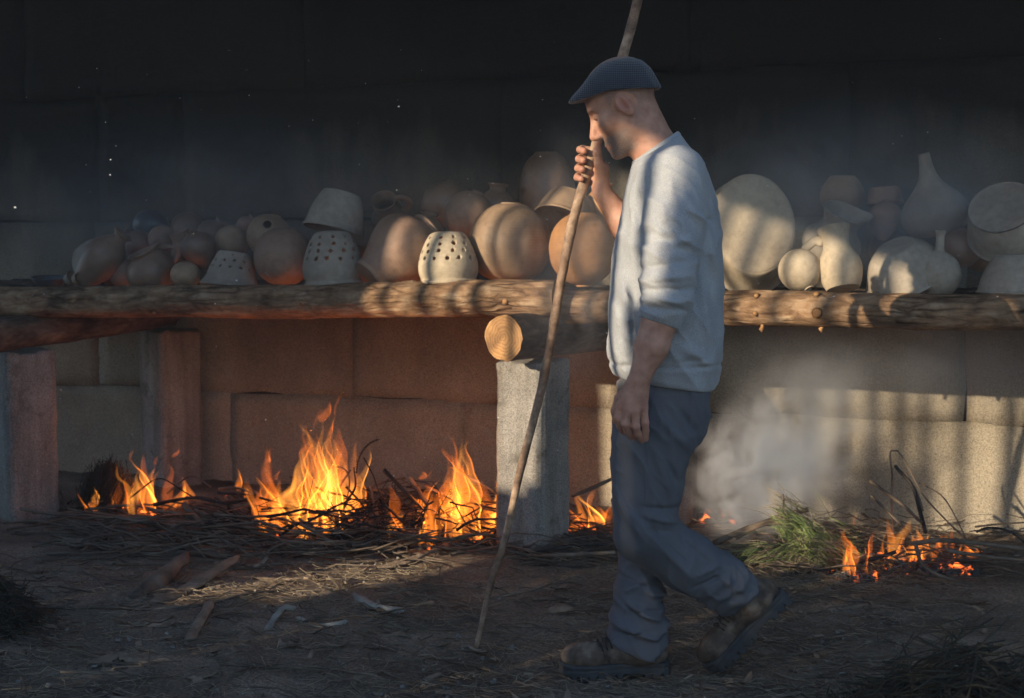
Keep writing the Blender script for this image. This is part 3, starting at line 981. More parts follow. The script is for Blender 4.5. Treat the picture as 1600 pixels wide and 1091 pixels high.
pot('holed_globe', 'globe', 420, 368, 66, 0.36, (0.35, 0.85, 0.1), 'tan', 'tan globe pot with one round hole near its top', 'pot', hole=(-1.75, 0.80, 0.105))
pot('low_colander', 'lowcolander', 363, 422, 56, 0.10, (-0.12, -1, 0.10), 'grey', 'low upturned grey clay bowl pierced with holes', 'colander', width=1.0,
    holes=[(0.12, 9, 0.0, 0.034), (0.28, 12, 0.5, 0.034), (0.46, 13, 0.0, 0.034)], wall=0.06)
pot('large_round_pot', 'globe', 443, 402, 92, 0.14, (-0.1, -0.98, 0.2), 'pink', 'large smooth pinkish globe between the two pierced pots on the left', 'pot', width=0.95)
# --- middle cluster
pot('tall_colander', 'colander', 520, 404, 86, 0.08, (0.05, -1, 0.04), 'grey', 'left of the two tall grey pierced pots standing upside down', 'colander', width=0.95,
    holes=[(0.13, 9, 0.0, 0.034), (0.25, 11, 0.5, 0.037), (0.38, 13, 0.1, 0.037), (0.52, 14, 0.6, 0.037)], wall=0.045)
pot('upturned_bowl', 'deepbowl', 527, 332, 62, 0.26, (-0.22, -0.95, 0.16), 'grey', 'big grey bowl upside down on top of the left tall pierced pot', 'bowl', width=1.05)
pot('open_jug', 'jug', 606, 334, 62, 0.42, (-0.15, 0.62, 0.75), 'brown', 'brown jug with its round mouth turned to the viewer and a side handle', 'jug', width=1.2, handle=(0.15, .95, .5, .22, .05))
pot('stacked_pot', 'globe', 568, 375, 58, 0.40, (0.2, 0.9, 0.2), 'brown', 'dark brown pot deep between the left tall pierced pot and the lying vase', 'pot')
pot('big_lying_vase', 'bigvase', 622, 397, 128, 0.14, (0.72, 0.62, -0.42), 'pink', 'big brown vase lying with its round foot towards the viewer', 'vase', width=1.05)
pot('vase', 'vase', 664, 362, 60, 0.40, (0.25, 0.9, 0.3), 'brown', 'vase neck showing behind the big lying vase', 'vase', width=1.5)
pot('tall_colander', 'colander', 700, 403, 82, 0.06, (0.03, -1, 0.05), 'cream', 'right of the two tall pierced pots, paler and beside the big gourd pot', 'colander', width=0.98, spin=0.3,
    holes=[(0.13, 9, 0.3, 0.034), (0.25, 11, 0.7, 0.037), (0.38, 13, 0.2, 0.037), (0.52, 14, 0.8, 0.037)], wall=0.045)
pot('back_pot', 'globe', 700, 320, 72, 0.80, (0.2, 0.95, 0), 'brown', 'hazy globe pot at the back above the right tall pierced pot', 'pot', width=1.1)
pot('back_pot', 'globe', 733, 336, 76, 0.50, (0.35, 0.9, 0.1), 'pink', 'brown globe pot leaning on the upper left of the big gourd pot', 'pot', width=.95)
pot('back_jar', 'jar', 775, 322, 66, 0.78, (0.1, 1, 0), 'brown', 'dim jar with a rim at the back above the big gourd pot', 'jar')
pot('gourd_pot', 'gourd', 797, 379, 124, 0.24, (0.02, 1, 0.02), 'tan', 'biggest round tan pot with dapples of sun left of the stick', 'pot', lobes=11, width=0.93)
pot('tall_jar', 'gourd', 855, 308, 140, 0.92, (0.03, -1, 0.0), 'brown', 'tall smoke veiled jar at the back left of the hand', 'jar', width=0.56)
pot('lug_bowl', 'pan', 885, 334, 46, 0.34, (-0.35, -0.8, 0.5), 'tan', 'tan bowl with a pierced lug behind the stick', 'bowl', width=0.95, lug=(math.pi + 0.5, .96, .30))
pot('sunlit_globe', 'globe', 911, 390, 114, 0.16, (0.03, -1, 0.02), 'orange', 'large orange globe pot crossed by the stick', 'pot', width=0.90)
pot('small_jar', 'jar', 940, 318, 60, 0.42, (0.1, 1, 0.1), 'orange', 'orange jar just behind the raised forearm', 'jar', width=1.0)
pot('hidden_pot', 'globe', 1010, 395, 100, 0.30, UP, 'tan', 'tan globe pot behind the chest of the man', 'pot')
# --- right cluster
pot('oval_basin', 'basin', 1176, 352, 62, 0.26, (0.0, -0.36, -0.93), 'cream', 'large oval cream basin stood on edge showing its flat base', 'basin', width=0.93, oval=1.32, lug=(math.pi / 2, .97, .34), zc=0.15)
pot('ball_pot', 'globe', 1250, 423, 66, 0.08, (0.35, -0.8, 0.4), 'cream', 'small sunlit cream ball between the oval basin and the jug', 'pot', width=0.96)
pot('fallen_jug', 'jug', 1310, 404, 100, 0.12, (-0.10, 0.94, -0.30), 'cream', 'cream jug with a handle tilted beside the sunlit ball', 'jug', width=0.92, handle=(math.pi - 0.2, .80, .42, .20, .045))
pot('wide_jug', 'jug', 1305, 368, 86, 0.36, (0.25, 0.85, 0.45), 'grey', 'wide grey jug with open lip behind the tilted cream jug', 'jug', width=1.45, spout=0.12)
pot('back_jar', 'jar', 1316, 308, 66, 0.62, (0, -1, 0), 'tan', 'hazy tan jar upside down at the top of the right heap', 'jar', width=1.25)
pot('small_pot', 'globe', 1254, 382, 40, 0.50, UP, 'orange', 'orange pot peeping out above the sunlit ball', 'pot')
pot('flat_dish', 'pan', 1383, 306, 26, 0.55, (0.05, -1, 0.05), 'pink', 'reddish dish upside down on the tapered pot', 'dish', width=0.98)
pot('tapered_pot', 'pear', 1382, 345, 62, 0.46, (0.12, 0.98, 0.0), 'pink', 'pinkish tapered pot under the reddish dish', 'pot', width=1.0)
pot('leaning_bowl', 'bowl', 1408, 410, 58, 0.12, (0.42, -0.78, -0.30), 'grey', 'large grey bowl leaning mouth down with its dark inside showing', 'bowl', width=1.12)
pot('narrow_flask', 'flask', 1467, 411, 100, 0.10, (0.04, 1, 0.0), 'grey', 'round flask with a thin neck in the shade at the right', 'flask', width=1.0)
pot('funnel_flask', 'cone', 1455, 303, 128, 0.44, (-0.22, 0.97, 0.05), 'grey', 'big grey flask with a tall tapering neck on top of the right heap', 'flask', width=0.98)
pot('long_pan', 'pan', 1572, 342, 50, 0.26, (0.45, -0.72, -0.52), 'grey', 'wide grey pan with a pierced lug at the right edge of the picture', 'pan', width=1.15, lug=(math.pi / 2 + .3, .96, .30), oval=1.2)
pot('ring_lug_pot', 'globe', 1500, 388, 60, 0.40, UP, 'brown', 'dark pot behind the thin necked flask', 'pot')
pot('low_bowl', 'bowl', 1580, 428, 60, 0.10, (0.0, -1, 0.0), 'grey', 'grey bowl upside down in the shade at the right end of the shelf', 'bowl', width=0.85)
pot('background_pot', 'globe', 1390, 388, 60, 0.62, UP, 'brown', 'dim pot behind the leaning grey bowl', 'pot')
pot('background_pot', 'globe', 1540, 390, 70, 0.66, UP, 'tan', 'dim pot under the wide grey pan', 'pot')
# ------------------------------------------------------------------ fires
def flame_material(name, col, strength):
    m = bpy.data.materials.new(name)
    m.use_nodes = True
    nt = m.node_tree
    nt.nodes.clear()
    out = nt.nodes.new('ShaderNodeOutputMaterial')
    em = nt.nodes.new('ShaderNodeEmission')
    em.inputs[0].default_value = tuple(col) + (1,)
    em.inputs[1].default_value = strength
    nt.links.new(em.outputs[0], out.inputs['Volume'])
    return m
FLAME = [flame_material('flame_orange', (1.0, 0.19, 0.016), 44),
         flame_material('flame_amber', (1.0, 0.245, 0.024), 52),
         flame_material('flame_yellow', (1.0, 0.33, 0.045), 60)]

def flame_sheet(base, height, width, seed, lean=0.0, thick=0.006, curl=1.0):
    rg = np.random.default_rng(seed)
    nt_, ns_ = 26, 9
    t = np.linspace(0, 1, nt_)
    s = np.linspace(-1, 1, ns_)
    yaw = rg.uniform(-0.9, 0.9)
    wx, wy = math.cos(yaw), math.sin(yaw)
    ph = rg.uniform(0, 6.28)
    w = width * np.power(np.sin(np.pi * np.clip(t * 0.86 + 0.14, 0, 1)), 0.9) * np.power(1 - t, 0.25) * (1 + 0.35 * np.sin(5.3 * t + ph))
    w = np.maximum(w, 0.0006)
    cx = lean * t ** 1.6 + width * 0.75 * np.sin(4.2 * t + ph) * t
    cy = width * 0.35 * np.sin(3.1 * t + ph * 1.7) * t
    T_, S_ = np.meshgrid(t, s, indexing='ij')
    Wm = w[:, None]
    fold = 0.55 * Wm * np.sin(2.3 * S_ + ph + 4.0 * T_)
    X = cx[:, None] + wx * S_ * Wm - wy * fold
    Y = cy[:, None] + wy * S_ * Wm + wx * fold
    Z = height * T_ + Wm * T_ * (0.45 * np.sin(2 * S_ + ph) - 0.3 * S_ ** 2)
    p = np.stack([X, Y, Z], -1).reshape(-1, 3)
    amp = np.clip(t * 1.5, 0.05, 1.3)[:, None]
    spn = np.stack([cx, cy, height * t], 1) + seed * 0.37
    d1 = np.stack([vnoise(spn * 9.0 + 13 * k, 200 + k) + 0.35 * vnoise(spn * 21 + 3 * k, 220 + k) for k in range(3)], 1)
    pn = p + seed * 0.37
    d2 = np.stack([vnoise(pn * 24 + 7 * k, 210 + k) for k in range(3)], 1)
    n0 = np.array([-wy, wx, 0.0])
    d2 = np.outer(d2[:, 0], n0) + np.outer(0.35 * d2[:, 2], [0, 0, 1.0])
    loc_w = np.repeat(np.minimum(w, 0.03), ns_)[:, None]
    p = p + (np.repeat(0.036 * d1 * np.array([1, 0.7, 0.35]) * amp, ns_, 0) + 0.42 * loc_w * d2) * curl * min(1.0, 0.25 + height / 0.28)
    p = p.reshape(nt_, ns_, 3)
    du = np.gradient(p, axis=0); dv = np.gradient(p, axis=1)
    nr = np.cross(du, dv)
    nr /= np.linalg.norm(nr, axis=-1, keepdims=True) + 1e-9
    th = thick * (0.06 + 0.94 * np.power(1 - T_, 0.8)) * np.clip(1 - np.abs(S_) ** 4, 0.02, 1) * np.clip(T_ * 8, 0.15, 1)
    th = np.minimum(th, 0.22 * Wm)
    A = (p + nr * th[..., None] * 0.5).reshape(-1, 3)
    Bk = (p - nr * th[..., None] * 0.5).reshape(-1, 3)
    f = []
    N = nt_ * ns_
    for i in range(nt_ - 1):
        for j in range(ns_ - 1):
            a = i * ns_ + j
            f.append((a, a + 1, a + ns_ + 1, a + ns_))
            f.append((N + a, N + a + ns_, N + a + ns_ + 1, N + a + 1))
    for i in range(nt_ - 1):
        a = i * ns_
        f.append((a, a + ns_, N + a + ns_, N + a))
        b = a + ns_ - 1
        f.append((b, N + b, N + b + ns_, b + ns_))
    for j in range(ns_ - 1):
        f.append((j, N + j, N + j + 1, j + 1))
        b = (nt_ - 1) * ns_ + j
        f.append((b, b + 1, N + b + 1, N + b))
    return np.concatenate([A, Bk]), [tuple(reversed(q)) for q in f]

M_EMBER = None
def ember_mat():
    m, nt, b = new_mat('glowing_embers')
    pos = node(nt, 'ShaderNodeNewGeometry').outputs['Position']
    n1 = noise_tex(nt, 34, 5, 0.65, vec=pos)
    c = ramp(nt, n1, [(0.35, (0.02, 0.018, 0.017)), (0.6, (0.10, 0.095, 0.09)), (0.75, (0.35, 0.34, 0.33))])
    nt.links.new(c, b.inputs['Base Color'])
    b.inputs['Roughness'].default_value = 0.95
    n2 = noise_tex(nt, 16, 4, 0.6, vec=pos)
    g = node(nt, 'ShaderNodeMapRange', {'Value': n2, 1: 0.57, 2: 0.70, 3: 0.0, 4: 1.8})
    b.inputs['Emission Color'].default_value = (1.0, 0.16, 0.025, 1)
    nt.links.new(g.outputs[0], b.inputs['Emission Strength'])
    bump(nt, b, n1, 0.8, 0.02)
    return m
M_EMBER = ember_mat()

def ember_bed(center, rx, ry, parent, count, seed):
    rg = np.random.default_rng(seed)
    mb = MB()
    for _ in range(count):
        a = rg.uniform(0, 6.28); q = math.sqrt(rg.uniform(0, 1))
        c = np.asarray(center) + UA * (rx * q * math.cos(a)) + VA * (ry * q * math.sin(a))
        sz = rg.uniform(0.012, 0.034)
        rot = np.array(Matrix.Rotation(rg.uniform(0, 3), 3, 'Z') @ Matrix.Rotation(rg.uniform(-.6, .6), 3, 'X') @ Matrix.Rotation(rg.uniform(-.6, .6), 3, 'Y'))
        mb.box((c[0], c[1], 0.008 + rg.uniform(0, 0.03) * (1 - q)), (sz * rg.uniform(1, 2.4), sz, sz * rg.uniform(.5, .9)), rot=rot, jitter=sz * 0.16)
    o = mb.build('ember_bed', M_EMBER, parent, smooth=False)
    o.matrix_parent_inverse = Matrix.Translation(parent.location).inverted()
    return o

def bonfire(label, base_px, env, count, watt, seed, depth=(0.0, 0.35), wscale=1.0, lean=-0.01, lz=0.22, bed=(0.2, 0.12, 90), cols=(0.3, 0.45, 0.25), thick=0.006):
    """env: [(x, base_y, height_px)]"""
    c = PG(*base_px)
    root = tag(empty('bonfire', (c[0], c[1], 0)), label, 'fire', 'fires under the shelf')
    inv = Matrix.Translation(root.location).inverted()
    rg = np.random.default_rng(seed)
    xs = [q[0] for q in env]
    for k in range(count):
        x = rg.uniform(xs[0], xs[-1])
        by = np.interp(x, xs, [q[1] for q in env])
        hp = np.interp(x, xs, [q[2] for q in env]) * (rg.uniform(0.45, 1.08) if k % 3 else rg.uniform(0.9, 1.1))
        b = PG(x, by)
        dv = rg.uniform(*depth)
        tilt_ = rg.uniform(-.25, .35)
        b = b + VA * dv
        sc = b[1] / FPX
        H = hp * sc
        lift = rg.uniform(0, 0.05) + dv * 0.1
        wd = wscale * rg.uniform(0.014, 0.044) * min(1.0, 0.45 + H / 0.3)
        v, f = flame_sheet(b, H, wd, seed * 100 + k, lean=lean + rg.uniform(-0.10, 0.12) * H / 0.3, thick=thick * rg.uniform(0.7, 1.3))
        mt = FLAME[rg.choice(3, p=cols)]
        o = link('flame', mesh_np('flame', v, f, mt), root, (b[0], b[1], lift))
        o.matrix_parent_inverse = inv
        if k % 7 == 0 and H > 0.16:            # a tongue torn off above
            v2, f2 = flame_sheet(b, H * 0.22, wd * 0.45, seed * 100 + k + 50, lean=0.02, thick=thick * 0.8)
            o2 = link('flame', mesh_np('flame', v2, f2, FLAME[0]), root, (b[0] + rg.uniform(-.03, .04), b[1], lift + H * rg.uniform(0.95, 1.08)))
            o2.matrix_parent_inverse = inv
    ember_bed((c[0] + VA[0] * bed[1] * .6, c[1] + VA[1] * bed[1] * .6, 0), bed[0], bed[1], root, bed[2], seed)
    if watt:
        ld = bpy.data.lights.new('fire_glow', 'POINT')
        ld.energy = watt * 0.23
        ld.color = (1.0, 0.27, 0.06)
        ld.shadow_soft_size = 0.09
        lo = bpy.data.objects.new('fire_glow', ld)
        COL.objects.link(lo)
        lo.parent = root
        q = VA * np.mean(depth)
        lo.location = (q[0], q[1], lz)
    return root

bonfire('tallest fire with high orange flames in the middle of the left bay', (478, 838), [(398, 834, 45), (425, 842, 105), (462, 846, 150), (490, 848, 165), (518, 847, 182), (540, 844, 130), (556, 838, 50)], 58, 10.0, 3, depth=(-0.04, 0.20), wscale=1.15, bed=(0.24, 0.16, 120), lz=0.27)
bonfire('ragged fire among crossing sticks just left of the middle pillar', (680, 856), [(596, 846, 30), (612, 850, 60), (640, 854, 95), (655, 856, 70), (690, 860, 125), (722, 860, 168), (745, 856, 85), (768, 850, 45)], 52, 8.0, 4, depth=(-0.06, 0.20), bed=(0.27, 0.16, 120), lz=0.24)
bonfire('leftmost fire between the two shadowed pillars', (210, 808), [(145, 806, 35), (185, 812, 50), (205, 814, 85), (228, 814, 92), (252, 810, 80), (272, 806, 40)], 24, 3.2, 5, depth=(-0.04, 0.15), wscale=0.95, bed=(0.2, 0.1, 60), lz=0.2)
bonfire('tiny thin flame left of the tallest fire', (368, 784), [(358, 784, 30), (368, 786, 52), (380, 786, 26)], 5, 0.6, 6, depth=(0.0, 0.06), wscale=0.55, bed=(0.05, 0.04, 12), lz=0.15)
bonfire('small fire between the middle pillar and the legs of the man', (918, 838), [(892, 836, 38), (912, 838, 52), (928, 838, 55), (948, 836, 35)], 12, 1.6, 7, depth=(-0.03, 0.14), wscale=0.8, bed=(0.12, 0.08, 40), lz=0.16)
bonfire('low bright flame in front of the green pine branch', (1335, 908), [(1316, 906, 50), (1330, 909, 66), (1345, 910, 76), (1358, 908, 36)], 10, 0.4, 8, depth=(-0.02, 0.08), wscale=0.75, bed=(0.10, 0.05, 40), lz=0.14)
bonfire('low spreading flames over grey ash at the right', (1425, 892), [(1372, 894, 38), (1390, 894, 85), (1402, 894, 62), (1430, 892, 42), (1455, 890, 40), (1500, 888, 24), (1530, 888, 16)], 26, 0.6, 9, depth=(-0.03, 0.12), wscale=0.7, bed=(0.24, 0.10, 80), lz=0.14)
bonfire('nearly dead fire with a few red tongues behind the trailing leg', (1122, 822), [(1100, 820, 14), (1120, 822, 20), (1140, 822, 12)], 5, 0.08, 10, depth=(0.0, 0.1), wscale=0.5, bed=(0.10, 0.06, 24), lz=0.1, cols=(.8, .2, 0))
# ------------------------------------------------------------------ implicit surfaces for the figure
def smin(a, b, k):
    h = np.clip(0.5 + 0.5 * (b - a) / k, 0, 1)
    return b + (a - b) * h - k * h * (1 - h)

def smax(a, b, k):
    return -smin(-a, -b, k)

def d_cap(p, a, b, ra, rb):
    a = np.asarray(a, float); b = np.asarray(b, float)
    ab = b - a
    t = np.clip(((p - a) @ ab) / (ab @ ab), 0, 1)
    return np.linalg.norm(p - a - t[:, None] * ab, axis=1) - (ra + (rb - ra) * t)

def d_ell(p, c, r, R=None):
    q = p - np.asarray(c, float)
    if R is not None:
        q = q @ np.asarray(R)
    r = np.asarray(r, float)
    k0 = np.linalg.norm(q / r, axis=1)
    k1 = np.linalg.norm(q / (r * r), axis=1) + 1e-9
    return k0 * (k0 - 1) / k1

def chain(p, pts, rad, k=0.03):
    d = None
    for i in range(len(pts) - 1):
        q = d_cap(p, pts[i], pts[i + 1], rad[i], rad[i + 1])
        d = q if d is None else smin(d, q, k)
    return d

def far(p, c, R):
    lo_, hi_ = p.min(0), p.max(0)
    if (hi_ - lo_).max() > 0.16:
        return False
    q = np.maximum(np.maximum(lo_ - c, np.asarray(c) - hi_), 0)
    return np.linalg.norm(q) > R

def surf_nets(sdf, lo, hi, h, margin=1.0, B=20):
    lo = np.asarray(lo, float); hi = np.asarray(hi, float)
    nb = np.ceil((hi - lo) / (h * B)).astype(int)
    bi = np.stack(np.meshgrid(*[np.arange(n) for n in nb], indexing='ij'), -1).reshape(-1, 3)
    ctr = lo + (bi + 0.5) * h * B
    rad = h * B * 0.5 * math.sqrt(3) * 1.15 + 0.012 * margin
    keep = np.abs(sdf(ctr)) < rad * max(margin, 1.0)
    bi = bi[keep]
    g = np.arange(B + 1)
    loc = np.stack(np.meshgrid(g, g, g, indexing='ij'), -1).reshape(-1, 3)
    NN = (nb * B + 4).astype(np.int64)
    def key(c):
        return (c[:, 0] * NN[1] + c[:, 1]) * NN[2] + c[:, 2]
    ckeys, cpos, edges = [], [], []
    n1 = B + 1
    for s in range(len(bi)):
        bb = bi[s:s + 1]
        idx = bb[:, None, :] * B + loc[None]
        val = sdf((lo + idx.reshape(-1, 3) * h)).reshape(len(bb), n1, n1, n1)
        for q in range(len(bb)):
            v = val[q]
            ins = v < 0
            if ins.all() or not ins.any():
                continue
            cnt = np.zeros((B, B, B))
            pos = np.zeros((B, B, B, 3))
            for ax in range(3):
                sl0 = [slice(None)] * 3; sl1 = [slice(None)] * 3
                sl0[ax] = slice(0, B); sl1[ax] = slice(1, B + 1)
                v0, v1 = v[tuple(sl0)], v[tuple(sl1)]
                cr = (v0 < 0) != (v1 < 0)
                t = np.where(cr, v0 / np.where(cr, v0 - v1, 1), 0)
                oth = [a for a in range(3) if a != ax]
                for d0 in (0, 1):
                    for d1 in (0, 1):
                        sl = [slice(0, B)] * 3
                        sl[oth[0]] = slice(d0, B + d0)
                        sl[oth[1]] = slice(d1, B + d1)
                        c = cr[tuple(sl)]
                        cnt += c
                        pos[..., ax] += np.where(c, t[tuple(sl)], 0)
                        pos[..., oth[0]] += c * d0
                        pos[..., oth[1]] += c * d1
                # edges owned by this block
                slo = [slice(0, B)] * 3
                e = np.argwhere(cr[tuple(slo)])
                if len(e):
                    fl = (v0[tuple(slo)] < 0)[tuple(e.T)]
                    edges.append((ax, e + bb[q] * B, fl))
            act = np.argwhere(cnt > 0)
            pp = pos[tuple(act.T)] / cnt[tuple(act.T)][:, None]
            gc = act + bb[q] * B
            ckeys.append(key(gc))
            cpos.append(lo + (gc + pp) * h)
    ckeys = np.concatenate(ckeys); cpos = np.concatenate(cpos)
    order = np.argsort(ckeys)
    ck = ckeys[order]; cp = cpos[order]
    quads = []
    for ax, e, fl in edges:
        o1, o2 = [(1, 2), (2, 0), (0, 1)][ax]
        cs = []
        for (d1, d2) in ((0, 0), (-1, 0), (-1, -1), (0, -1)):
            c = e.copy()
            c[:, o1] += d1; c[:, o2] += d2
            kk = key(c)
            j = np.clip(np.searchsorted(ck, kk), 0, len(ck) - 1)
            cs.append(np.where(ck[j] == kk, j, -1))
        qd = np.stack(cs, 1)
        ok = (qd >= 0).all(1)
        qd = qd[ok]; fl = fl[ok]
        qd[~fl] = qd[~fl][:, ::-1]
        quads.append(qd)
    return cp, np.concatenate(quads)

def relax(v, f, it=1, w=0.5):
    n = len(v)
    for _ in range(it):
        acc = np.zeros_like(v); cnt = np.zeros(n)
        for a in range(4):
            b = (a + 1) % 4
            np.add.at(acc, f[:, a], v[f[:, b]]); np.add.at(cnt, f[:, a], 1)
            np.add.at(acc, f[:, b], v[f[:, a]]); np.add.at(cnt, f[:, b], 1)
        v = v * (1 - w) + w * acc / np.maximum(cnt, 1)[:, None]
    return v

def ridge(p, seed):
    n_ = 1 - np.abs(vnoise(p, seed))
    m_ = 1 - np.abs(vnoise(p * 1.9 + 3.3, seed + 1))
    return n_ ** 5 + 0.5 * m_ ** 6

def mnoise(fn, p, mask, *a):
    out = np.zeros(len(p))
    if mask.any():
        out[mask] = fn(p[mask], *a)
    return out

# ------------------------------------------------------------------ materials of the figure
def skin_mat():
    m, nt, b = new_mat('weathered_skin')
    tc = node(nt, 'ShaderNodeTexCoord').outputs['Object']
    at = node(nt, 'ShaderNodeVertexColor', layer_name='tone')
    sep = node(nt, 'ShaderNodeSeparateColor', {0: at.outputs[0]})
    c = ramp(nt, noise_tex(nt, 30, 5, vec=tc), [(0.3, (0.34, 0.155, 0.10)), (0.5, (0.44, 0.23, 0.155)), (0.7, (0.52, 0.29, 0.20))])
    c = mix(nt, sep.outputs[2], c, (0.46, 0.17, 0.12))
    st = ramp(nt, noise_tex(nt, 420, 2, 0.7, vec=tc), [(0.40, (0.45,) * 3), (0.58, (1,) * 3)])
    sf = node(nt, 'ShaderNodeMath', {0: sep.outputs[0], 1: st}, operation='MULTIPLY')
    c = mix(nt, sf.outputs[0], c, (0.12, 0.108, 0.10))
    c = mix(nt, sep.outputs[1], c, (0.03, 0.022, 0.018))
    nt.links.new(c, b.inputs['Base Color'])
    b.inputs['Roughness'].default_value = 0.52
    b.inputs['Specular IOR Level'].default_value = 0.4
    b.inputs['Subsurface Weight'].default_value = 0.12
    b.inputs['Subsurface Radius'].default_value = (0.012, 0.005, 0.003)
    b.inputs['Subsurface Scale'].default_value = 0.6
    bump(nt, b, noise_tex(nt, 190, 5, 0.7, vec=tc), 0.45, 0.003)
    return m
M_SKIN = skin_mat()

def cloth_mat(name, c1, c2, scale, fine, rough=0.92, bstr=0.3, sheen=0.2, speckle=0.0):
    m, nt, b = new_mat(name)
    tc = node(nt, 'ShaderNodeTexCoord').outputs['Object']
    c = ramp(nt, noise_tex(nt, scale, 5, 0.6, vec=tc), [(0.3, c1), (0.7, c2)])
    fz = noise_tex(nt, fine, 3, 0.7, vec=tc)
    c = mix(nt, 1.0, c, ramp(nt, fz, [(0.3, (1 - speckle,) * 3), (0.7, (1 + speckle,) * 3)]), 'MULTIPLY')
    nt.links.new(c, b.inputs['Base Color'])
    b.inputs['Roughness'].default_value = rough
    b.inputs['Specular IOR Level'].default_value = 0.2
    b.inputs['Sheen Weight'].default_value = sheen
    h = node(nt, 'ShaderNodeMath', {0: fz, 1: 0.25}, operation='MULTIPLY_ADD')
    nt.links.new(noise_tex(nt, 26, 4, vec=tc, dist=0.5), h.inputs[2])
    bump(nt, b, h.outputs[0], bstr * 1.5, 0.007)
    return m
M_SWEAT = cloth_mat('grey_heather_jersey', (0.29, 0.30, 0.315), (0.38, 0.39, 0.40), 9, 420, speckle=0.30)
M_TROUSER = cloth_mat('navy_grey_work_cotton', (0.098, 0.100, 0.114), (0.134, 0.134, 0.146), 5, 700, bstr=0.2, speckle=0.15, sheen=0.02)
def rib_mat():
    m = cloth_mat('ribbed_jersey', (0.29, 0.30, 0.315), (0.36, 0.37, 0.38), 9, 420, speckle=0.25)
    return m
M_RIB = rib_mat()
def knit_mat():
    m, nt, b = new_mat('navy_knitted_cap')
    tc = node(nt, 'ShaderNodeTexCoord').outputs['Object']
    w1 = node(nt, 'ShaderNodeTexWave', {'Vector': tc, 'Scale': 62.0, 'Distortion': 0.6}, bands_direction='X')
    w2 = node(nt, 'ShaderNodeTexWave', {'Vector': tc, 'Scale': 62.0, 'Distortion': 0.6}, bands_direction='Z')
    mm = node(nt, 'ShaderNodeMath', {0: w1.outputs['Fac'], 1: w2.outputs['Fac']}, operation='MULTIPLY')
    c = ramp(nt, mm.outputs[0], [(0.05, (0.018, 0.023, 0.034)), (0.7, (0.058, 0.070, 0.092))])
    nt.links.new(c, b.inputs['Base Color'])
    b.inputs['Roughness'].default_value = 0.95
    b.inputs['Sheen Weight'].default_value = 0.3
    bump(nt, b, mm.outputs[0], 0.6, 0.004)
    return m
M_CAP = knit_mat()
M_LEATHER = rough_mat('scuffed_brown_leather', [(0.33, (0.045, 0.031, 0.023)), (0.52, (0.115, 0.080, 0.056)), (0.72, (0.24, 0.18, 0.13))], 22, rough=0.75, bscale=90, bstr=0.6)
M_SOLE = rough_mat('dark_rubber_sole', [(0.3, (0.03, 0.031, 0.034)), (0.7, (0.075, 0.072, 0.07))], 20, rough=0.8)
M_LACE = rough_mat('dark_boot_lace', [(0.3, (0.02, 0.018, 0.016)), (0.7, (0.05, 0.045, 0.04))], 40)
M_EYE = rough_mat('eye_white', [(0.3, (0.6, 0.55, 0.5)), (0.7, (0.7, 0.66, 0.62))], 5, rough=0.25, bstr=0.0)

person = tag(empty('person', P(1000, 1062, 3.93) * np.array([1, 1, 0])), 'walking man in flat cap, grey sweatshirt and navy work trousers holding a long stick', 'person')
PINV = Matrix.Translation(person.location).inverted()
def pchild(name, v, f, mat, parent=None, smooth=True):
    me = mesh_np(name, v, f, mat, smooth)
    o = link(name, me, parent or person)
    o.matrix_parent_inverse = PINV if parent is None else parent.matrix_world.inverted()
    return o

MY = 3.92                                     # middle of the body
# ---- head frame
EAR = P(972, 166, MY)
HU = np.array([-0.468, 0, 0.883])
HF = np.array([-0.883, 0, -0.468])
yaw = math.radians(6)                          # face turned slightly to the far side
Ry = np.array(Matrix.Rotation(-yaw, 3, Vector(HU)))
HF = Ry @ HF
HL = np.cross(HU, HF)                          # to his left, towards the camera
def HP(f_, l_, u_):
    return EAR + HF * f_ + HL * l_ + HU * u_
HR = np.stack([HF, HL, HU], 1)
NECK0 = HP(-0.030, 0, -0.045)
NECK1 = P(1026, 240, MY)
NECK2 = P(1046, 300, MY)

def head_local(p):
    return (p - EAR) @ HR

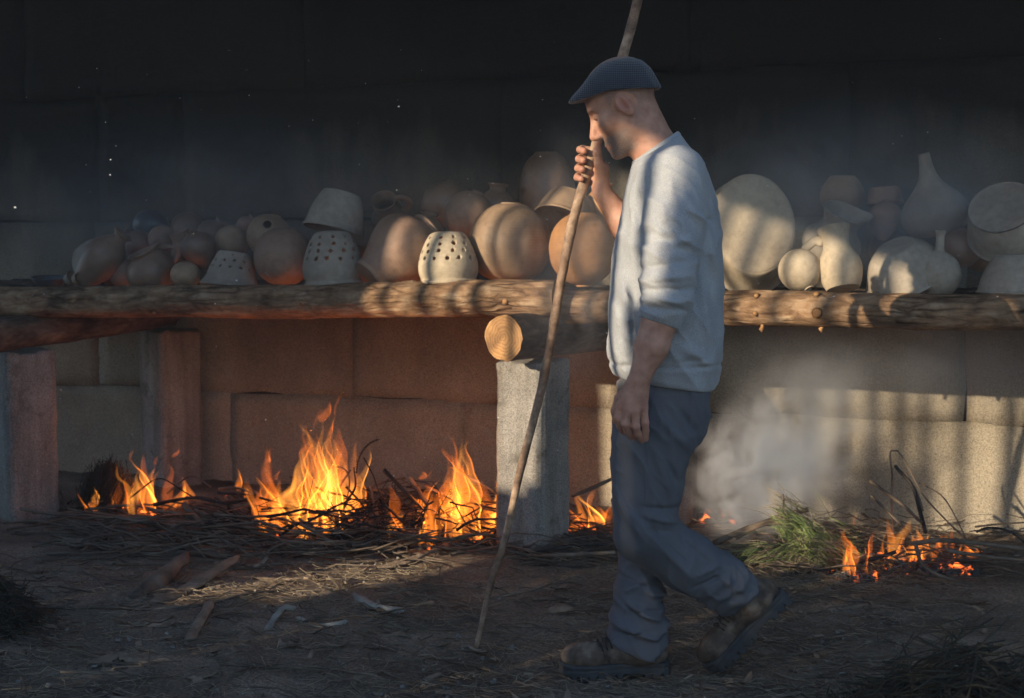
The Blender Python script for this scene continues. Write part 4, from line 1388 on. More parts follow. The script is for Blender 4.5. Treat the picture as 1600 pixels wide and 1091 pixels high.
def sd_head(p):
    q = head_local(p)
    ql = q.copy(); ql[:, 1] = np.abs(ql[:, 1])
    d = d_ell(q, (-0.013, 0, 0.045), (0.100, 0.078, 0.086))
    d = smin(d, d_ell(q, (0.026, 0, -0.025), (0.062, 0.061, 0.088)), 0.03)
    d = smin(d, d_cap(ql, (0.062, 0.014, -0.104), (0.0, 0.050, -0.062), 0.017, 0.018), 0.03)
    d = smin(d, d_ell(ql, (0.070, 0.024, 0.026), (0.017, 0.030, 0.012)), 0.018)
    d = smin(d, d_ell(ql, (0.052, 0.046, -0.022), (0.024, 0.020, 0.020)), 0.025)
    d = smin(d, d_ell(q, (0.069, 0, -0.078), (0.018, 0.030, 0.026)), 0.02)
    d = smax(d, -d_ell(ql, (0.093, 0.032, 0.004), (0.020, 0.019, 0.014)), 0.014)
    d = smin(d, d_cap(q, (0.083, 0, 0.010), (0.107, 0, -0.038), 0.0075, 0.0125), 0.012)
    d = smin(d, d_ell(ql, (0.095, 0.012, -0.044), (0.014, 0.009, 0.009)), 0.008)
    d = smax(d, -d_ell(q, (0.100, 0, -0.0815), (0.020, 0.026, 0.0022)), 0.005)
    d = smin(d, d_ell(q, (0.084, 0, -0.0755), (0.0085, 0.022, 0.0055)), 0.005)
    d = smin(d, d_ell(q, (0.081, 0, -0.088), (0.009, 0.020, 0.0062)), 0.005)
    d = smin(d, d_ell(q, (0.068, 0, -0.110), (0.020, 0.022, 0.016)), 0.014)
    # closed upper lids over the eyes
    d = smin(d, d_ell(ql, (0.0725, 0.031, 0.004), (0.0135, 0.0145, 0.0125)), 0.004)
    d = smax(d, -d_ell(ql, (0.089, 0.031, -0.002), (0.010, 0.012, 0.0016)), 0.002)
    # ears
    er = np.array([[math.cos(0.25), 0, math.sin(0.25)], [0, 1, 0], [-math.sin(0.25), 0, math.cos(0.25)]])
    ear = d_ell(ql, (-0.006, 0.081, -0.004), (0.0195, 0.0105, 0.034), er)
    ear = smax(ear, -d_ell(ql, (-0.002, 0.092, 0.002), (0.0125, 0.0105, 0.0235), er), 0.003)
    ear = smin(ear, d_cap(ql, (-0.012, 0.084, 0.010), (-0.010, 0.084, -0.012), 0.0035, 0.003), 0.003)
    d = smin(d, ear, 0.006)
    d = smin(d, d_ell(ql, (0.010, 0.080, -0.004), (0.006, 0.006, 0.009)), 0.005)
    nk = chain(p, [NECK0, NECK1, NECK2], [0.058, 0.062, 0.075], 0.02)
    return smin(d, nk, 0.03)

# ---- left arm, hanging
L_SH = P(1060, 285, 3.755); L_EL = P(1052, 440, 3.685); L_CUF = P(1032, 498, 3.682); L_WR = P(1000, 590, 3.665)
def YP(px, py, Y): return P(px, py, Y)
LK = [YP(970, 634, 3.668), YP(981, 640, 3.655), YP(994, 642, 3.652), YP(1006, 637, 3.660)]
LF = [
    [LK[0], YP(966, 653, 3.670), YP(969, 666, 3.680), YP(974, 674, 3.695)],
    [LK[1], YP(977, 662, 3.655), YP(981, 674, 3.668), YP(988, 683, 3.685)],
    [LK[2], YP(993, 666, 3.652), YP(996, 678, 3.664), YP(1002, 688, 3.68)],
    [LK[3], YP(1008, 660, 3.657), YP(1009, 673, 3.664), YP(1009, 686, 3.675)],
]
# ---- right arm, raised to the stick
R_SH = P(1045, 290, 4.08); R_EL = P(1018, 408, 4.10); R_WR = P(940, 300, 4.085)
RK = [YP(929, 236, 4.128), YP(927, 249, 4.132), YP(925, 262, 4.130), YP(923, 275, 4.122)]
RF = [[RK[i], YP(909 - 2 * i, 233 + 14 * i, 4.128), YP(906 - 1.5 * i, 234 + 14.5 * i, 4.098), YP(913 - 1.5 * i, 236 + 14.5 * i, 4.068)] for i in range(4)]

def sd_lhand(p):
    d = chain(p, [L_EL, L_CUF, P(1019, 540, 3.675), L_WR], [0.040, 0.043, 0.040, 0.0295], 0.03)
    pal = d_ell(p, P(991, 617, 3.664), (0.036, 0.020, 0.040), np.array(Matrix.Rotation(0.15, 3, 'Y')))
    d = smin(d, pal, 0.025)
    for i in range(4):
        d = smin(d, d_cap(p, L_WR + (LK[i] - L_WR) * 0.35, LK[i], 0.0145, 0.0115), 0.013)
    fing = None
    for i in range(4):
        r = [0.0112, 0.0116, 0.0112, 0.0100][i]
        c = None
        pts = LF[i]
        for j in range(3):
            q = d_cap(p, pts[j], pts[j + 1], r * (1.08 - 0.08 * j), r * (1.0 - 0.09 * j))
            c = q if c is None else smin(c, q, 0.004)
        c = smin(c, np.linalg.norm(p - pts[1], axis=1) - r * 1.06, 0.004)
        fing = c if fing is None else smin(fing, c, 0.0022)
    d = smin(d, fing, 0.006)
    th = chain(p, [P(984, 604, 3.69), P(968, 622, 3.705), P(961, 642, 3.71), P(962, 658, 3.712)], [0.016, 0.0125, 0.011, 0.009], 0.008)
    return smin(d, th, 0.012)

def sd_rhand(p):
    d = chain(p, [R_EL, P(975, 348, 4.09), R_WR], [0.046, 0.041, 0.028], 0.03)
    d = smin(d, d_ell(p, P(936, 270, 4.108), (0.026, 0.022, 0.040)), 0.02)
    d = smin(d, d_cap(p, R_WR, P(942, 262, 4.088), 0.022, 0.018), 0.014)
    for i in range(4):
        d = smin(d, d_cap(p, R_WR + (RK[i] - R_WR) * 0.4, RK[i], 0.015, 0.012), 0.012)
    fing = None
    for i in range(4):
        r = [0.0108, 0.0114, 0.0110, 0.0100][i]
        c = None
        pts = RF[i]
        for j in range(3):
            q = d_cap(p, pts[j], pts[j + 1], r * (1.06 - 0.06 * j), r * (1.0 - 0.06 * j))
            c = q if c is None else smin(c, q, 0.004)
        fing = c if fing is None else smin(fing, c, 0.002)
    d = smin(d, fing, 0.006)
    th = chain(p, [P(941, 284, 4.085), P(936, 256, 4.066), P(933, 238, 4.062), P(936, 219, 4.066)], [0.017, 0.0135, 0.0115, 0.009], 0.008)
    return smin(d, th, 0.010)

def sd_body(p):
    d = np.full(len(p), 1.0)
    if not far(p, EAR + np.array([0.02, 0, -0.03]), 0.24):
        d = smin(d, sd_head(p), 0.01)
    if not far(p, P(1015, 570, 3.67), 0.30):
        d = smin(d, sd_lhand(p), 0.01)
    if not far(p, P(955, 310, 4.1), 0.26):
        d = smin(d, sd_rhand(p), 0.01)
    spine = chain(p, [NECK2, P(1046, 400, MY), P(1040, 560, MY)], [0.10, 0.11, 0.11], 0.05)
    d = smin(d, spine, 0.04)
    d = smin(d, chain(p, [NECK2, L_SH, L_EL], [0.07, 0.05, 0.045], 0.03), 0.03)
    d = smin(d, chain(p, [NECK2, R_SH, R_EL], [0.07, 0.05, 0.045], 0.03), 0.03)
    return d

bv, bf = surf_nets(sd_body, (-0.0 + 0.12, 3.60, 0.62), (0.72, 4.22, 1.74), 0.0028, B=24)
bv = relax(bv, bf, 1, 0.5)
body = pchild('body', bv, bf, M_SKIN)
q = head_local(bv)
ina = np.exp(-np.clip(np.abs(q[:, 1]) - 0.09, 0, 1) * 60)
beard = np.clip((q[:, 0] + 0.005) / 0.03, 0, 1) * np.clip((-0.045 - q[:, 2] + 0.10 * np.clip(0.03 - q[:, 0], 0, 0.05)) / 0.02, 0, 1) * np.clip((q[:, 2] + 0.135) / 0.02, 0, 1)
beard *= 1 - np.clip(1 - np.hypot(q[:, 0] - 0.085, (q[:, 2] + 0.082) * 1.4) / 0.014, 0, 1)
scalp = np.clip((0.045 - q[:, 0]) / 0.02, 0, 1) * np.clip((q[:, 2] + 0.03 - 0.4 * np.clip(q[:, 0], 0, 1)) / 0.03, 0, 1) * (np.hypot(q[:, 0] + 0.006, q[:, 2] + 0.004) > 0.036)
brow = np.exp(-((q[:, 2] - 0.024 + 0.1 * (np.abs(q[:, 1]) - 0.03) ** 2 * 10) / 0.0045) ** 2) * (q[:, 0] > 0.062) * (np.abs(q[:, 1]) > 0.012) * (np.abs(q[:, 1]) < 0.052)
lash = np.exp(-((q[:, 2] + 0.0025) / 0.0018) ** 2) * (q[:, 0] > 0.074) * (np.abs(np.abs(q[:, 1]) - 0.031) < 0.013)
lip = np.exp(-((q[:, 2] + 0.082) / 0.009) ** 2) * (q[:, 0] > 0.078) * (np.abs(q[:, 1]) < 0.022)
earm = np.exp(-(np.hypot(q[:, 0] + 0.006, q[:, 2] + 0.004) / 0.03) ** 2) * (np.abs(q[:, 1]) > 0.074)
knk = np.zeros(len(bv))
for pt in LK + RK + [F[-1] for F in LF] + [F[-1] for F in RF] + [F[1] for F in LF]:
    knk = np.maximum(knk, 0.55 * np.exp(-(np.linalg.norm(bv - pt, axis=1) / 0.012) ** 2))
tone = np.zeros((len(bv), 4), dtype=np.float32)
tone[:, 0] = np.clip(1.0 * beard + 0.62 * scalp, 0, 1)
tone[:, 1] = np.clip(0.75 * brow + 0.8 * lash, 0, 1)
tone[:, 2] = np.clip(0.7 * lip + 0.5 * earm + knk, 0, 1)
tone *= (np.abs(q[:, 1]) < 0.10).astype(np.float32)[:, None]
tone[:, 2] = np.maximum(tone[:, 2], knk)
tone[:, 3] = 1
ca_ = body.data.color_attributes.new('tone', 'FLOAT_COLOR', 'POINT')
ca_.data.foreach_set('color', tone.ravel())

# ---- cap
capT = np.array([(-0.120, 0.010), (-0.117, 0.055), (-0.105, 0.084), (-0.078, 0.109), (-0.04, 0.124), (0.0, 0.128), (0.04, 0.118), (0.0755, 0.101), (0.10, 0.092), (0.118, 0.084), (0.128, 0.078)])
capB = np.array([(-0.120, -0.006), (-0.112, -0.008), (-0.05, 0.022), (0.017, 0.052), (0.06, 0.058), (0.09, 0.064), (0.118, 0.071), (0.128, 0.076)])
capW = np.array([(-0.120, 0.004), (-0.115, 0.050), (-0.098, 0.076), (-0.06, 0.088), (0.0, 0.095), (0.05, 0.088), (0.085, 0.074), (0.105, 0.055), (0.12, 0.030), (0.128, 0.004)])
def sd_cap_(p):
    q = head_local(p)
    f_ = q[:, 0]
    tp = np.interp(f_, capT[:, 0], capT[:, 1]); bt = np.interp(f_, capB[:, 0], capB[:, 1]); w = np.interp(f_, capW[:, 0], capW[:, 1])
    hh = np.maximum(tp - bt, 0.004)
    u = (q[:, 2] - bt) / hh
    r = (np.abs(q[:, 1]) / w) ** 2.4 + np.clip(u, 0, 3) ** 2.4
    d = (r ** (1 / 2.4) - 1) * np.minimum(w, hh)
    d = np.maximum(d, (bt - q[:, 2]))
    d = np.maximum(d, np.maximum(f_ - 0.128, -0.120 - f_))
    # seams of the crown
    d = d + 0.0012 * np.exp(-((q[:, 1]) / 0.003) ** 2) + 0.0022 * fbm(q * 22, 4, 2)
    return smax(d, -d_ell(q, (-0.013, 0, 0.02), (0.099, 0.077, 0.072)), 0.006)
cv, cf = surf_nets(sd_cap_, EAR - 0.2, EAR + 0.2, 0.0028, margin=6)
cv = relax(cv, cf, 2, 0.5)
pchild('flat_cap', cv, cf, M_CAP)

# ---- folds: soft ridges along pixel segments on the near side
def fold_field(p, segs, Yr):
    """segs: (x0,y0,x1,y1,width_m,amp_m)"""
    out = np.zeros(len(p))
    lo_, hi_ = p.min(0), p.max(0)
    for (x0, y0, x1, y1, w, am) in segs:
        a = P(x0, y0, Yr); b = P(x1, y1, Yr)
        mn, mx = np.minimum(a, b) - 2.6 * w, np.maximum(a, b) + 2.6 * w
        if mx[0] < lo_[0] or mn[0] > hi_[0] or mx[2] < lo_[2] or mn[2] > hi_[2]:
            continue
        ab = (b - a)[[0, 2]]
        pp = p[:, [0, 2]] - a[[0, 2]]
        t = np.clip(pp @ ab / (ab @ ab), 0, 1)
        d2 = ((pp - t[:, None] * ab) ** 2).sum(1)
        out += am * np.exp(-d2 / (w * w)) * np.sqrt(np.clip(4 * t * (1 - t), 0.05, 1))
    return out

def loft(p, tab, Y0, n=2.3):
    """tab rows: (py, x_front, x_back, halfwidth_y, y_offset)"""
    zz, cx, rx, ry, cy = [], [], [], [], []
    for (py, xf, xb, wy, oy) in tab:
        a = P(xf, py, Y0); b = P(xb, py, Y0)
        zz.append((a[2] + b[2]) / 2); cx.append((a[0] + b[0]) / 2); rx.append((b[0] - a[0]) / 2); ry.append(wy); cy.append(Y0 + oy)
    o = np.argsort(zz)
    zz = np.array(zz)[o]
    I = lambda arr: np.interp(p[:, 2], zz, np.array(arr)[o])
    RX, RY = I(rx), I(ry)
    r = (np.abs((p[:, 0] - I(cx)) / RX) ** n + np.abs((p[:, 1] - I(cy)) / RY) ** n) ** (1 / n)
    d = (r - 1) * np.minimum(RX, RY)
    return d, zz[0], zz[-1]

SHIRT = [(612, 968, 1110, 0.172, 0.0), (590, 960, 1119, 0.186, 0.0), (572, 953, 1125, 0.200, 0.0), (545, 949, 1129, 0.205, 0.0), (500, 949, 1131, 0.207, 0.0), (440, 954, 1130, 0.210, 0.0), (390, 960, 1127, 0.213, 0.0),
         (340, 969, 1121, 0.212, 0.0), (300, 976, 1113, 0.205, 0.0), (275, 982, 1105, 0.192, 0.0), (255, 988, 1095, 0.165, 0.0), (238, 998, 1084, 0.125, 0.0), (222, 1008, 1073, 0.088, 0.0), (205, 1016, 1062, 0.07, 0.0)]
SLEEVE = [L_SH + np.array([-0.005, 0.02, 0.02]), P(1052, 350, 3.715), P(1046, 420, 3.688), P(1042, 462, 3.683), P(1032, 500, 3.682)]
def sleeve_coord(p):
    ax = SLEEVE[-1] - SLEEVE[0]
    L = np.linalg.norm(ax)
    return (p - SLEEVE[0]) @ (ax / L), L

SH_FOLDS = [  # near side of the chest, shoulder and hem
    (1050, 250, 1100, 330, 0.010, 0.007), (1072, 240, 1108, 300, 0.008, 0.006), (1040, 262, 1060, 350, 0.012, 0.005), (1010, 262, 985, 330, 0.016, 0.006),
    (990, 330, 1000, 420, 0.012, 0.006), (972, 420, 985, 560, 0.014, 0.009), (962, 470, 972, 575, 0.010, 0.006), (995, 440, 992, 560, 0.014, -0.006),
    (1090, 400, 1112, 540, 0.014, 0.005), (1100, 330, 1122, 430, 0.012, 0.005), (1060, 540, 1120, 575, 0.012, 0.006), (1040, 570, 1110, 560, 0.008, -0.004), (1085, 340, 1118, 345, 0.008, -0.005)]
SL_FOLDS = [
    (1000, 395, 1088, 372, 0.011, 0.009), (1003, 420, 1086, 405, 0.009, -0.009), (1000, 437, 1082, 430, 0.010, 0.010), (1004, 452, 1080, 452, 0.007, -0.010), (1002, 466, 1072, 472, 0.009, 0.010),
    (1006, 478, 1068, 486, 0.006, -0.008), (1050, 330, 1088, 392, 0.010, 0.007), (1062, 318, 1090, 360, 0.008, -0.007), (1015, 340, 1040, 380, 0.012, 0.006), (1070, 300, 1098, 345, 0.008, 0.006), (1010, 360, 1075, 395, 0.009, -0.006)]

COL_A = P(989, 258, MY); COL_B = P(1064, 213, MY)
COL_N = np.cross(COL_B - COL_A, np.array([0, 1.0, 0])); COL_N /= np.linalg.norm(COL_N)
if COL_N[2] < 0: COL_N = -COL_N
def sd_shirt(p):
    d, z0, z1 = loft(p, SHIRT, MY, 2.35)
    fold = fold_field(p, SH_FOLDS, 3.74) * np.clip((3.97 - p[:, 1]) / 0.08, 0, 1)
    rdg = mnoise(ridge, p * np.array([7, 7, 4.5]) + np.outer(p[:, 2], [5, 0, 0]), np.abs(d) < 0.03, 171)
    d = d + 0.005 - 1.5 * fold - 0.007 * rdg - 0.005 * mnoise(fbm, p * np.array([9, 9, 5]), np.abs(d) < 0.03, 71, 3)
    # hem: gathered below the fold
    hemz = P(1050, 566, MY)[2]
    d = d + 0.006 * np.exp(-((p[:, 2] - hemz) / 0.006) ** 2)
    sl = chain(p, SLEEVE, [0.078, 0.074, 0.071, 0.066, 0.057], 0.03)
    t, L = sleeve_coord(p)
    up = np.clip((t - 0.12) / 0.12, 0, 1)
    mk = np.abs(sl) < 0.035
    sl = sl - fold_field(p, SL_FOLDS, 3.66) * 0.95 + 0.004 - 0.008 * mnoise(ridge, p * np.array([6, 6, 13]) + np.outer(p[:, 0], [0, 0, 6]), mk, 191) - 0.0018 * up * np.sin(t * 150 + 7 * mnoise(vnoise, p * 12, mk, 77)) - 0.005 * mnoise(fbm, p * 13, mk, 73, 2)
    cz = P(1030, 505, 3.682)
    axd = (P(1030, 504, 3.682) - P(1046, 440, 3.682)); axd /= np.linalg.norm(axd)
    axd = axd + np.array([-0.10, 0, 0.0]); axd /= np.linalg.norm(axd)
    sl = np.maximum(sl, (p - cz) @ axd)
    sl = sl + 0.006 * np.exp(-(((p - P(1035, 473, 3.682)) @ axd) / 0.005) ** 2)
    rs = chain(p, [R_SH, R_SH * 0.5 + R_EL * 0.5, R_EL + np.array([0, 0, 0.0]), R_EL * 0.7 + R_WR * 0.3], [0.078, 0.075, 0.066, 0.054], 0.03)
    rs = np.maximum(rs, (p - (R_EL * 0.72 + R_WR * 0.28)) @ ((R_WR - R_EL) / np.linalg.norm(R_WR - R_EL)))
    d = smin(d, sl, 0.020)
    d = smin(d, rs, 0.03)
    # bottom and neck openings
    hb = P(975, 589, MY); hb2 = P(1100, 607, MY)
    hn = np.array([(hb2 - hb)[2], 0, -(hb2 - hb)[0]]); hn /= np.linalg.norm(hn)
    if hn[2] > 0: hn = -hn
    d = smax(d, (p - hb) @ hn, 0.006)
    d = smax(d, (p - COL_A) @ COL_N - 0.004, 0.006)
    # hollow at neck
    nk = chain(p, [NECK0, NECK1, NECK1 * 0.6 + NECK2 * 0.4], [0.062, 0.066, 0.05], 0.02)
    d = smax(d, -nk, 0.005)
    return d
sv, sf = surf_nets(sd_shirt, (0.15, 3.56, 0.80), (0.68, 4.24, 1.56), 0.0045, margin=2.5)
sv = relax(sv, sf, 1, 0.5)
shirt = pchild('sweatshirt', sv, sf, M_SWEAT)
# ribbed neckband
ng = []
cc = (COL_A + COL_B) / 2
rx = np.linalg.norm(COL_B - COL_A) / 2
ex = (COL_B - COL_A) / (2 * rx)
for t_ in np.linspace(0, 2 * math.pi, 48, endpoint=False):
    ng.append(cc + ex * math.cos(t_) * (rx - 0.004) + np.array([0, 1, 0]) * math.sin(t_) * 0.072 + COL_N * (0.002 + 0.004 * math.cos(t_)))
ng = np.array(ng)
mb = MB()
sd_n = 10
vv = []
for i, c in enumerate(ng):
    out = (c - cc) / np.linalg.norm(c - cc)
    for a in np.linspace(0, 2 * math.pi, sd_n, endpoint=False):
        rib = 1 + 0.06 * math.cos(i * math.pi)
        vv.append(c + (out * math.cos(a) * 0.0065 * rib + COL_N * math.sin(a) * 0.0115))
ff = [(i * sd_n + j, ((i + 1) % 48) * sd_n + j, ((i + 1) % 48) * sd_n + (j + 1) % sd_n, i * sd_n + (j + 1) % sd_n) for i in range(48) for j in range(sd_n)]
pchild('neckband', np.array(vv), ff, M_RIB)

# ---- trousers
NLEG = [(560, 978, 1098, 0.085, -0.070), (590, 968, 1104, 0.092, -0.075), (606, 959, 1109, 0.098, -0.08), (640, 953, 1107, 0.100, -0.085), (670, 950, 1101, 0.100, -0.09), (700, 949, 1081, 0.098, -0.09), (740, 948, 1067, 0.094, -0.09), (790, 949, 1060, 0.088, -0.09), (830, 953, 1058, 0.084, -0.09), (860, 962, 1050, 0.082, -0.09), (885, 985, 1035, 0.06, -0.09)]
FLEG = [(560, 985, 1090, 0.085, 0.070), (600, 968, 1102, 0.095, 0.075), (640, 962, 1100, 0.100, 0.08), (700, 958, 1078, 0.096, 0.08), (760, 955, 1060, 0.09, 0.07), (830, 957, 1040, 0.084, 0.05), (869, 964, 1034, 0.078, 0.03), (905, 963, 1033, 0.076, 0.01), (940, 960, 1034, 0.078, 0.0), (975, 953, 1039, 0.080, -0.01), (1000, 951, 1037, 0.078, -0.015), (1025, 952, 1033, 0.076, -0.015)]
TR_FOLDS_N = [
    (1000, 792, 1062, 800, 0.007, -0.007), (1005, 806, 1066, 822, 0.008, 0.007), (1010, 826, 1050, 835, 0.006, -0.005), (985, 800, 1035, 862, 0.010, 0.006), (960, 770, 1010, 850, 0.012, 0.006),
    (1030, 650, 1075, 700, 0.012, 0.007), (1060, 640, 1090, 680, 0.010, -0.006), (1020, 700, 1055, 780, 0.012, 0.006), (1015, 612, 1008, 700, 0.004, -0.005), (970, 620, 960, 760, 0.012, 0.005), (1040, 720, 1062, 760, 0.008, -0.006),
    (1090, 905, 1130, 890, 0.008, 0.007), (1085, 925, 1140, 905, 0.006, -0.007), (1120, 900, 1165, 935, 0.009, 0.007), (1150, 900, 1150, 950, 0.006, -0.006), (1165, 905, 1170, 945, 0.007, 0.006), (1110, 935, 1130, 950, 0.007, 0.006), (1100, 860, 1140, 900, 0.012, 0.006), (1040, 860, 1090, 915, 0.012, 0.006), (1050, 835, 1105, 880, 0.006, -0.004)]
TR_FOLDS_F = [
    (962, 905, 1035, 925, 0.008, -0.007), (966, 930, 1030, 900, 0.009, 0.006), (980, 945, 1035, 975, 0.010, 0.010), (962, 935, 1000, 965, 0.007, -0.007), (1000, 890, 1030, 950, 0.010, 0.006), (955, 975, 1030, 1000, 0.010, 0.007), (960, 992, 1036, 985, 0.006, -0.006), (990, 955, 1038, 958, 0.007, -0.008)]
K_N = P(1003, 838, 3.83)
SHIN = [P(1004, 838, 3.835), P(1075, 880, 3.86), P(1130, 910, 3.885), P(1166, 936, 3.90)]
def sd_trousers(p):
    d1, _, _ = loft(p, NLEG, MY, 2.25)
    zlow = P(1000, 868, 3.83)[2]
    d1 = smax(d1, zlow - p[:, 2], 0.05)
    sh = chain(p, SHIN, [0.088, 0.086, 0.081, 0.079], 0.04)
    ax = SHIN[-1] - SHIN[-2]; ax /= np.linalg.norm(ax)
    ax2 = np.array([0.80, 0, -0.60])
    sh = smax(sh, (p - P(1163, 944, 3.90)) @ ax2, 0.008)
    n1 = smin(d1, sh, 0.035)
    wr = np.clip((P(1000, 860, 3.85)[2] + 0.02 - p[:, 2]) / 0.06, 0, 1)
    tt = (p - SHIN[0]) @ (SHIN[-1] - SHIN[0]) / np.linalg.norm(SHIN[-1] - SHIN[0])
    mk = np.abs(n1) < 0.035
    n1 = n1 + 0.015 - 0.009 * mnoise(ridge, p * np.array([9, 9, 9]) + np.outer(p[:, 0], [0, 0, 11]), mk, 181) - 1.5 * fold_field(p, TR_FOLDS_N, 3.75) * np.clip((3.92 - p[:, 1]) / 0.05, 0, 1) - 0.0055 * mnoise(fbm, p * np.array([11, 11, 7]), mk, 81, 3) - 0.004 * np.clip((tt - 0.17) / 0.08, 0, 1) * np.sin(tt * 120 + 5 * mnoise(vnoise, p * 10, mk, 83))
    d2, _, _ = loft(p, FLEG, MY, 2.25)
    hb = P(952, 1006, 3.9); hb2 = P(1034, 1026, 3.9)
    hn = np.array([(hb2 - hb)[2], 0, -(hb2 - hb)[0]]); hn /= np.linalg.norm(hn)
    if hn[2] > 0: hn = -hn
    d2 = smax(d2, (p - hb) @ hn, 0.008)
    low = np.clip((P(1000, 900, 3.9)[2] - p[:, 2]) / 0.05, 0, 1)
    mk = np.abs(d2) < 0.035
    d2 = d2 + 0.010 * (1 - low) - 0.009 * mnoise(ridge, p * np.array([8, 8, 16]) + np.outer(p[:, 0], [0, 0, 9]), mk, 185) - 1.5 * fold_field(p, TR_FOLDS_F, 3.84) - 0.0055 * mnoise(fbm, p * np.array([11, 11, 8]), mk, 85, 3) - 0.0045 * low * np.sin(p[:, 2] * 105 + 6 * mnoise(vnoise, p * 9, mk, 86) + p[:, 0] * 18)
    d = smin(n1, d2, 0.012)
    d = smax(d, p[:, 2] - P(1040, 575, MY)[2], 0.005)
    return d
tv, tf = surf_nets(sd_trousers, (0.20, 3.66, 0.03), (0.76, 4.14, 0.93), 0.0042, margin=2.5)
tv = relax(tv, tf, 1, 0.5)
trs = pchild('trousers', tv, tf, M_TROUSER)
# seam of the near trouser leg
def seam(pts, Yg, name='side_seam'):
    out = []
    for (x, y) in spline(np.array([(a, b, 0) for a, b in pts]), 30)[:, :2]:
        d = ray(x, y)
        lo_, hi_ = 3.6, 4.0
        ys = np.linspace(lo_, hi_, 200)
        pp = np.array([CAMV + d * (Y / d[1]) for Y in ys])
        s_ = sd_trousers(pp)
        k = np.argmax(s_ < 0.0)
        if s_[k] < 0:
            out.append(pp[k])
    mb = MB()
    mb.tube(out, 0.0016, 5)
    me = mesh_np(name, np.concatenate(mb.v), mb.f, M_TROUSER)
    return link(name, me, trs)
seam([(1012, 612), (1010, 700), (1008, 780), (1012, 806), (1040, 845), (1085, 885), (1108, 905)], 3.75)
seam([(1024, 612), (1018, 650), (1013, 690)], 3.75, 'pocket_seam')

# ---- boots: built flat (x forward, z up), then placed
SOLE_O = np.array([(-0.085, 0.030), (-0.07, 0.037), (-0.02, 0.037), (0.05, 0.037), (0.11, 0.046), (0.15, 0.050), (0.185, 0.044), (0.208, 0.028), (0.214, 0.0)])
def sole_w(x):
    xs = np.concatenate([[-0.094], SOLE_O[:, 0]]); ws = np.concatenate([[0.004], SOLE_O[:, 1]])
    return np.interp(x, xs, ws)
def sd_upper(p):
    q = p.copy(); q[:, 1] = np.abs(q[:, 1])
    d = d_cap(p, (-0.05, 0, 0.065), (0.02, 0, 0.068), 0.037, 0.040)
    d = smin(d, d_cap(p, (0.02, 0, 0.068), (0.13, 0, 0.058), 0.041, 0.036), 0.03)
    d = smin(d, d_ell(p, (0.148, 0, 0.058), (0.060, 0.046, 0.038)), 0.02)
    d = smin(d, d_cap(p, (-0.026, 0, 0.07), (-0.022, 0, 0.155), 0.041, 0.032), 0.03)
    d = smin(d, d_cap(p, (0.015, 0, 0.09), (-0.012, 0, 0.145), 0.038, 0.030), 0.03)
    d = smin(d, d_ell(p, (0.035, 0, 0.115), (0.050, 0.020, 0.018), np.array(Matrix.Rotation(0.75, 3, 'Y'))), 0.015)  # tongue
    d = smax(d, 0.028 - p[:, 2], 0.004)
    d = smax(d, p[:, 2] - 0.16, 0.006)
    # quarter seam and toe cap line
    d = d + 0.0040 * np.exp(-((p[:, 0] - 0.085 - 0.35 * (p[:, 2] - 0.05)) / 0.0028) ** 2) + 0.0040 * np.exp(-((p[:, 0] + 0.03 - 0.1 * (p[:, 2])) / 0.0026) ** 2) * (p[:, 2] < 0.09)
    d = d + 0.0028 * np.exp(-((p[:, 0] - 0.105) / 0.004) ** 2) * (p[:, 2] > 0.07) + 0.0024 * np.exp(-((p[:, 0] - 0.09) / 0.004) ** 2) * (p[:, 2] > 0.075)
    return d - 0.0038 * fbm(p * 24, 91, 3)
def sd_sole(p):
    w = sole_w(p[:, 0])
    d = np.abs(p[:, 1]) - w
    d = np.maximum(d, np.maximum(p[:, 0] - 0.216, -0.094 - p[:, 0]))
    toe = 0.016 * np.clip((p[:, 0] - 0.15) / 0.06, 0, 1) ** 2
    d = smax(d, p[:, 2] - 0.043 - 0.3 * toe, 0.006)
    d = smax(d, toe - p[:, 2], 0.003)
    groove = 0.0028 * np.exp(-((p[:, 2] - 0.030) / 0.0022) ** 2)
    arch = np.maximum(np.maximum(p[:, 2] - 0.013, p[:, 0] - 0.042), -0.012 - p[:, 0])
    lug = np.where((p[:, 2] < 0.011) & (np.mod(p[:, 0] + 0.2, 0.026) < 0.0065), 0.006, 0.0)
    d = smax(d, -arch, 0.003)
    return d + groove + lug
uv_, uf_ = surf_nets(sd_upper, (-0.13, -0.08, 0.0), (0.25, 0.08, 0.22), 0.0032, margin=3)
ov_, of_ = surf_nets(sd_sole, (-0.12, -0.07, -0.01), (0.24, 0.07, 0.07), 0.0026, margin=4)
uv_ = relax(uv_, uf_, 1); ov_ = relax(ov_, of_, 1, 0.35)
lace = MB()
for k in range(4):
    x = 0.066 + 0.0125 * k
    z = 0.110 - 0.32 * (x - 0.066)
    dx = 0.006 if k % 2 else -0.006
    lace.tube(spline([(x - 0.006, 0.031, z - 0.020), (x, 0.018, z - 0.003), (x + dx, 0.0, z + 0.003), (x, -0.018, z - 0.003), (x - 0.006, -0.031, z - 0.020)], 11), 0.0026, 6)
uvf = (uv_, uf_, ov_, of_)
def boot(M, label):
    def tr(v):
        v4 = np.c_[v, np.ones(len(v))]
        return (v4 @ np.array(M).T)[:, :3]
    b_ = pchild('boot', tr(uv_), uf_, M_LEATHER)
    b_['label'] = label
    for nm, v, f, mt in (('sole', tr(ov_), of_, M_SOLE), ('laces', tr(np.concatenate(lace.v)), lace.f, M_LACE)):
        link(nm, mesh_np(nm, v, f, mt), b_)
# front boot flat on the ground, pointing left
fb = P(1000, 1062, 3.885)
M1 = Matrix.Translation((P(994, 1060, 3.885)[0], 3.885, 0.0)) @ Matrix.Rotation(math.pi + 0.10, 4, 'Z') @ Matrix.Scale(1.02, 4)
boot(M1, 'front brown work boot flat on the ground')
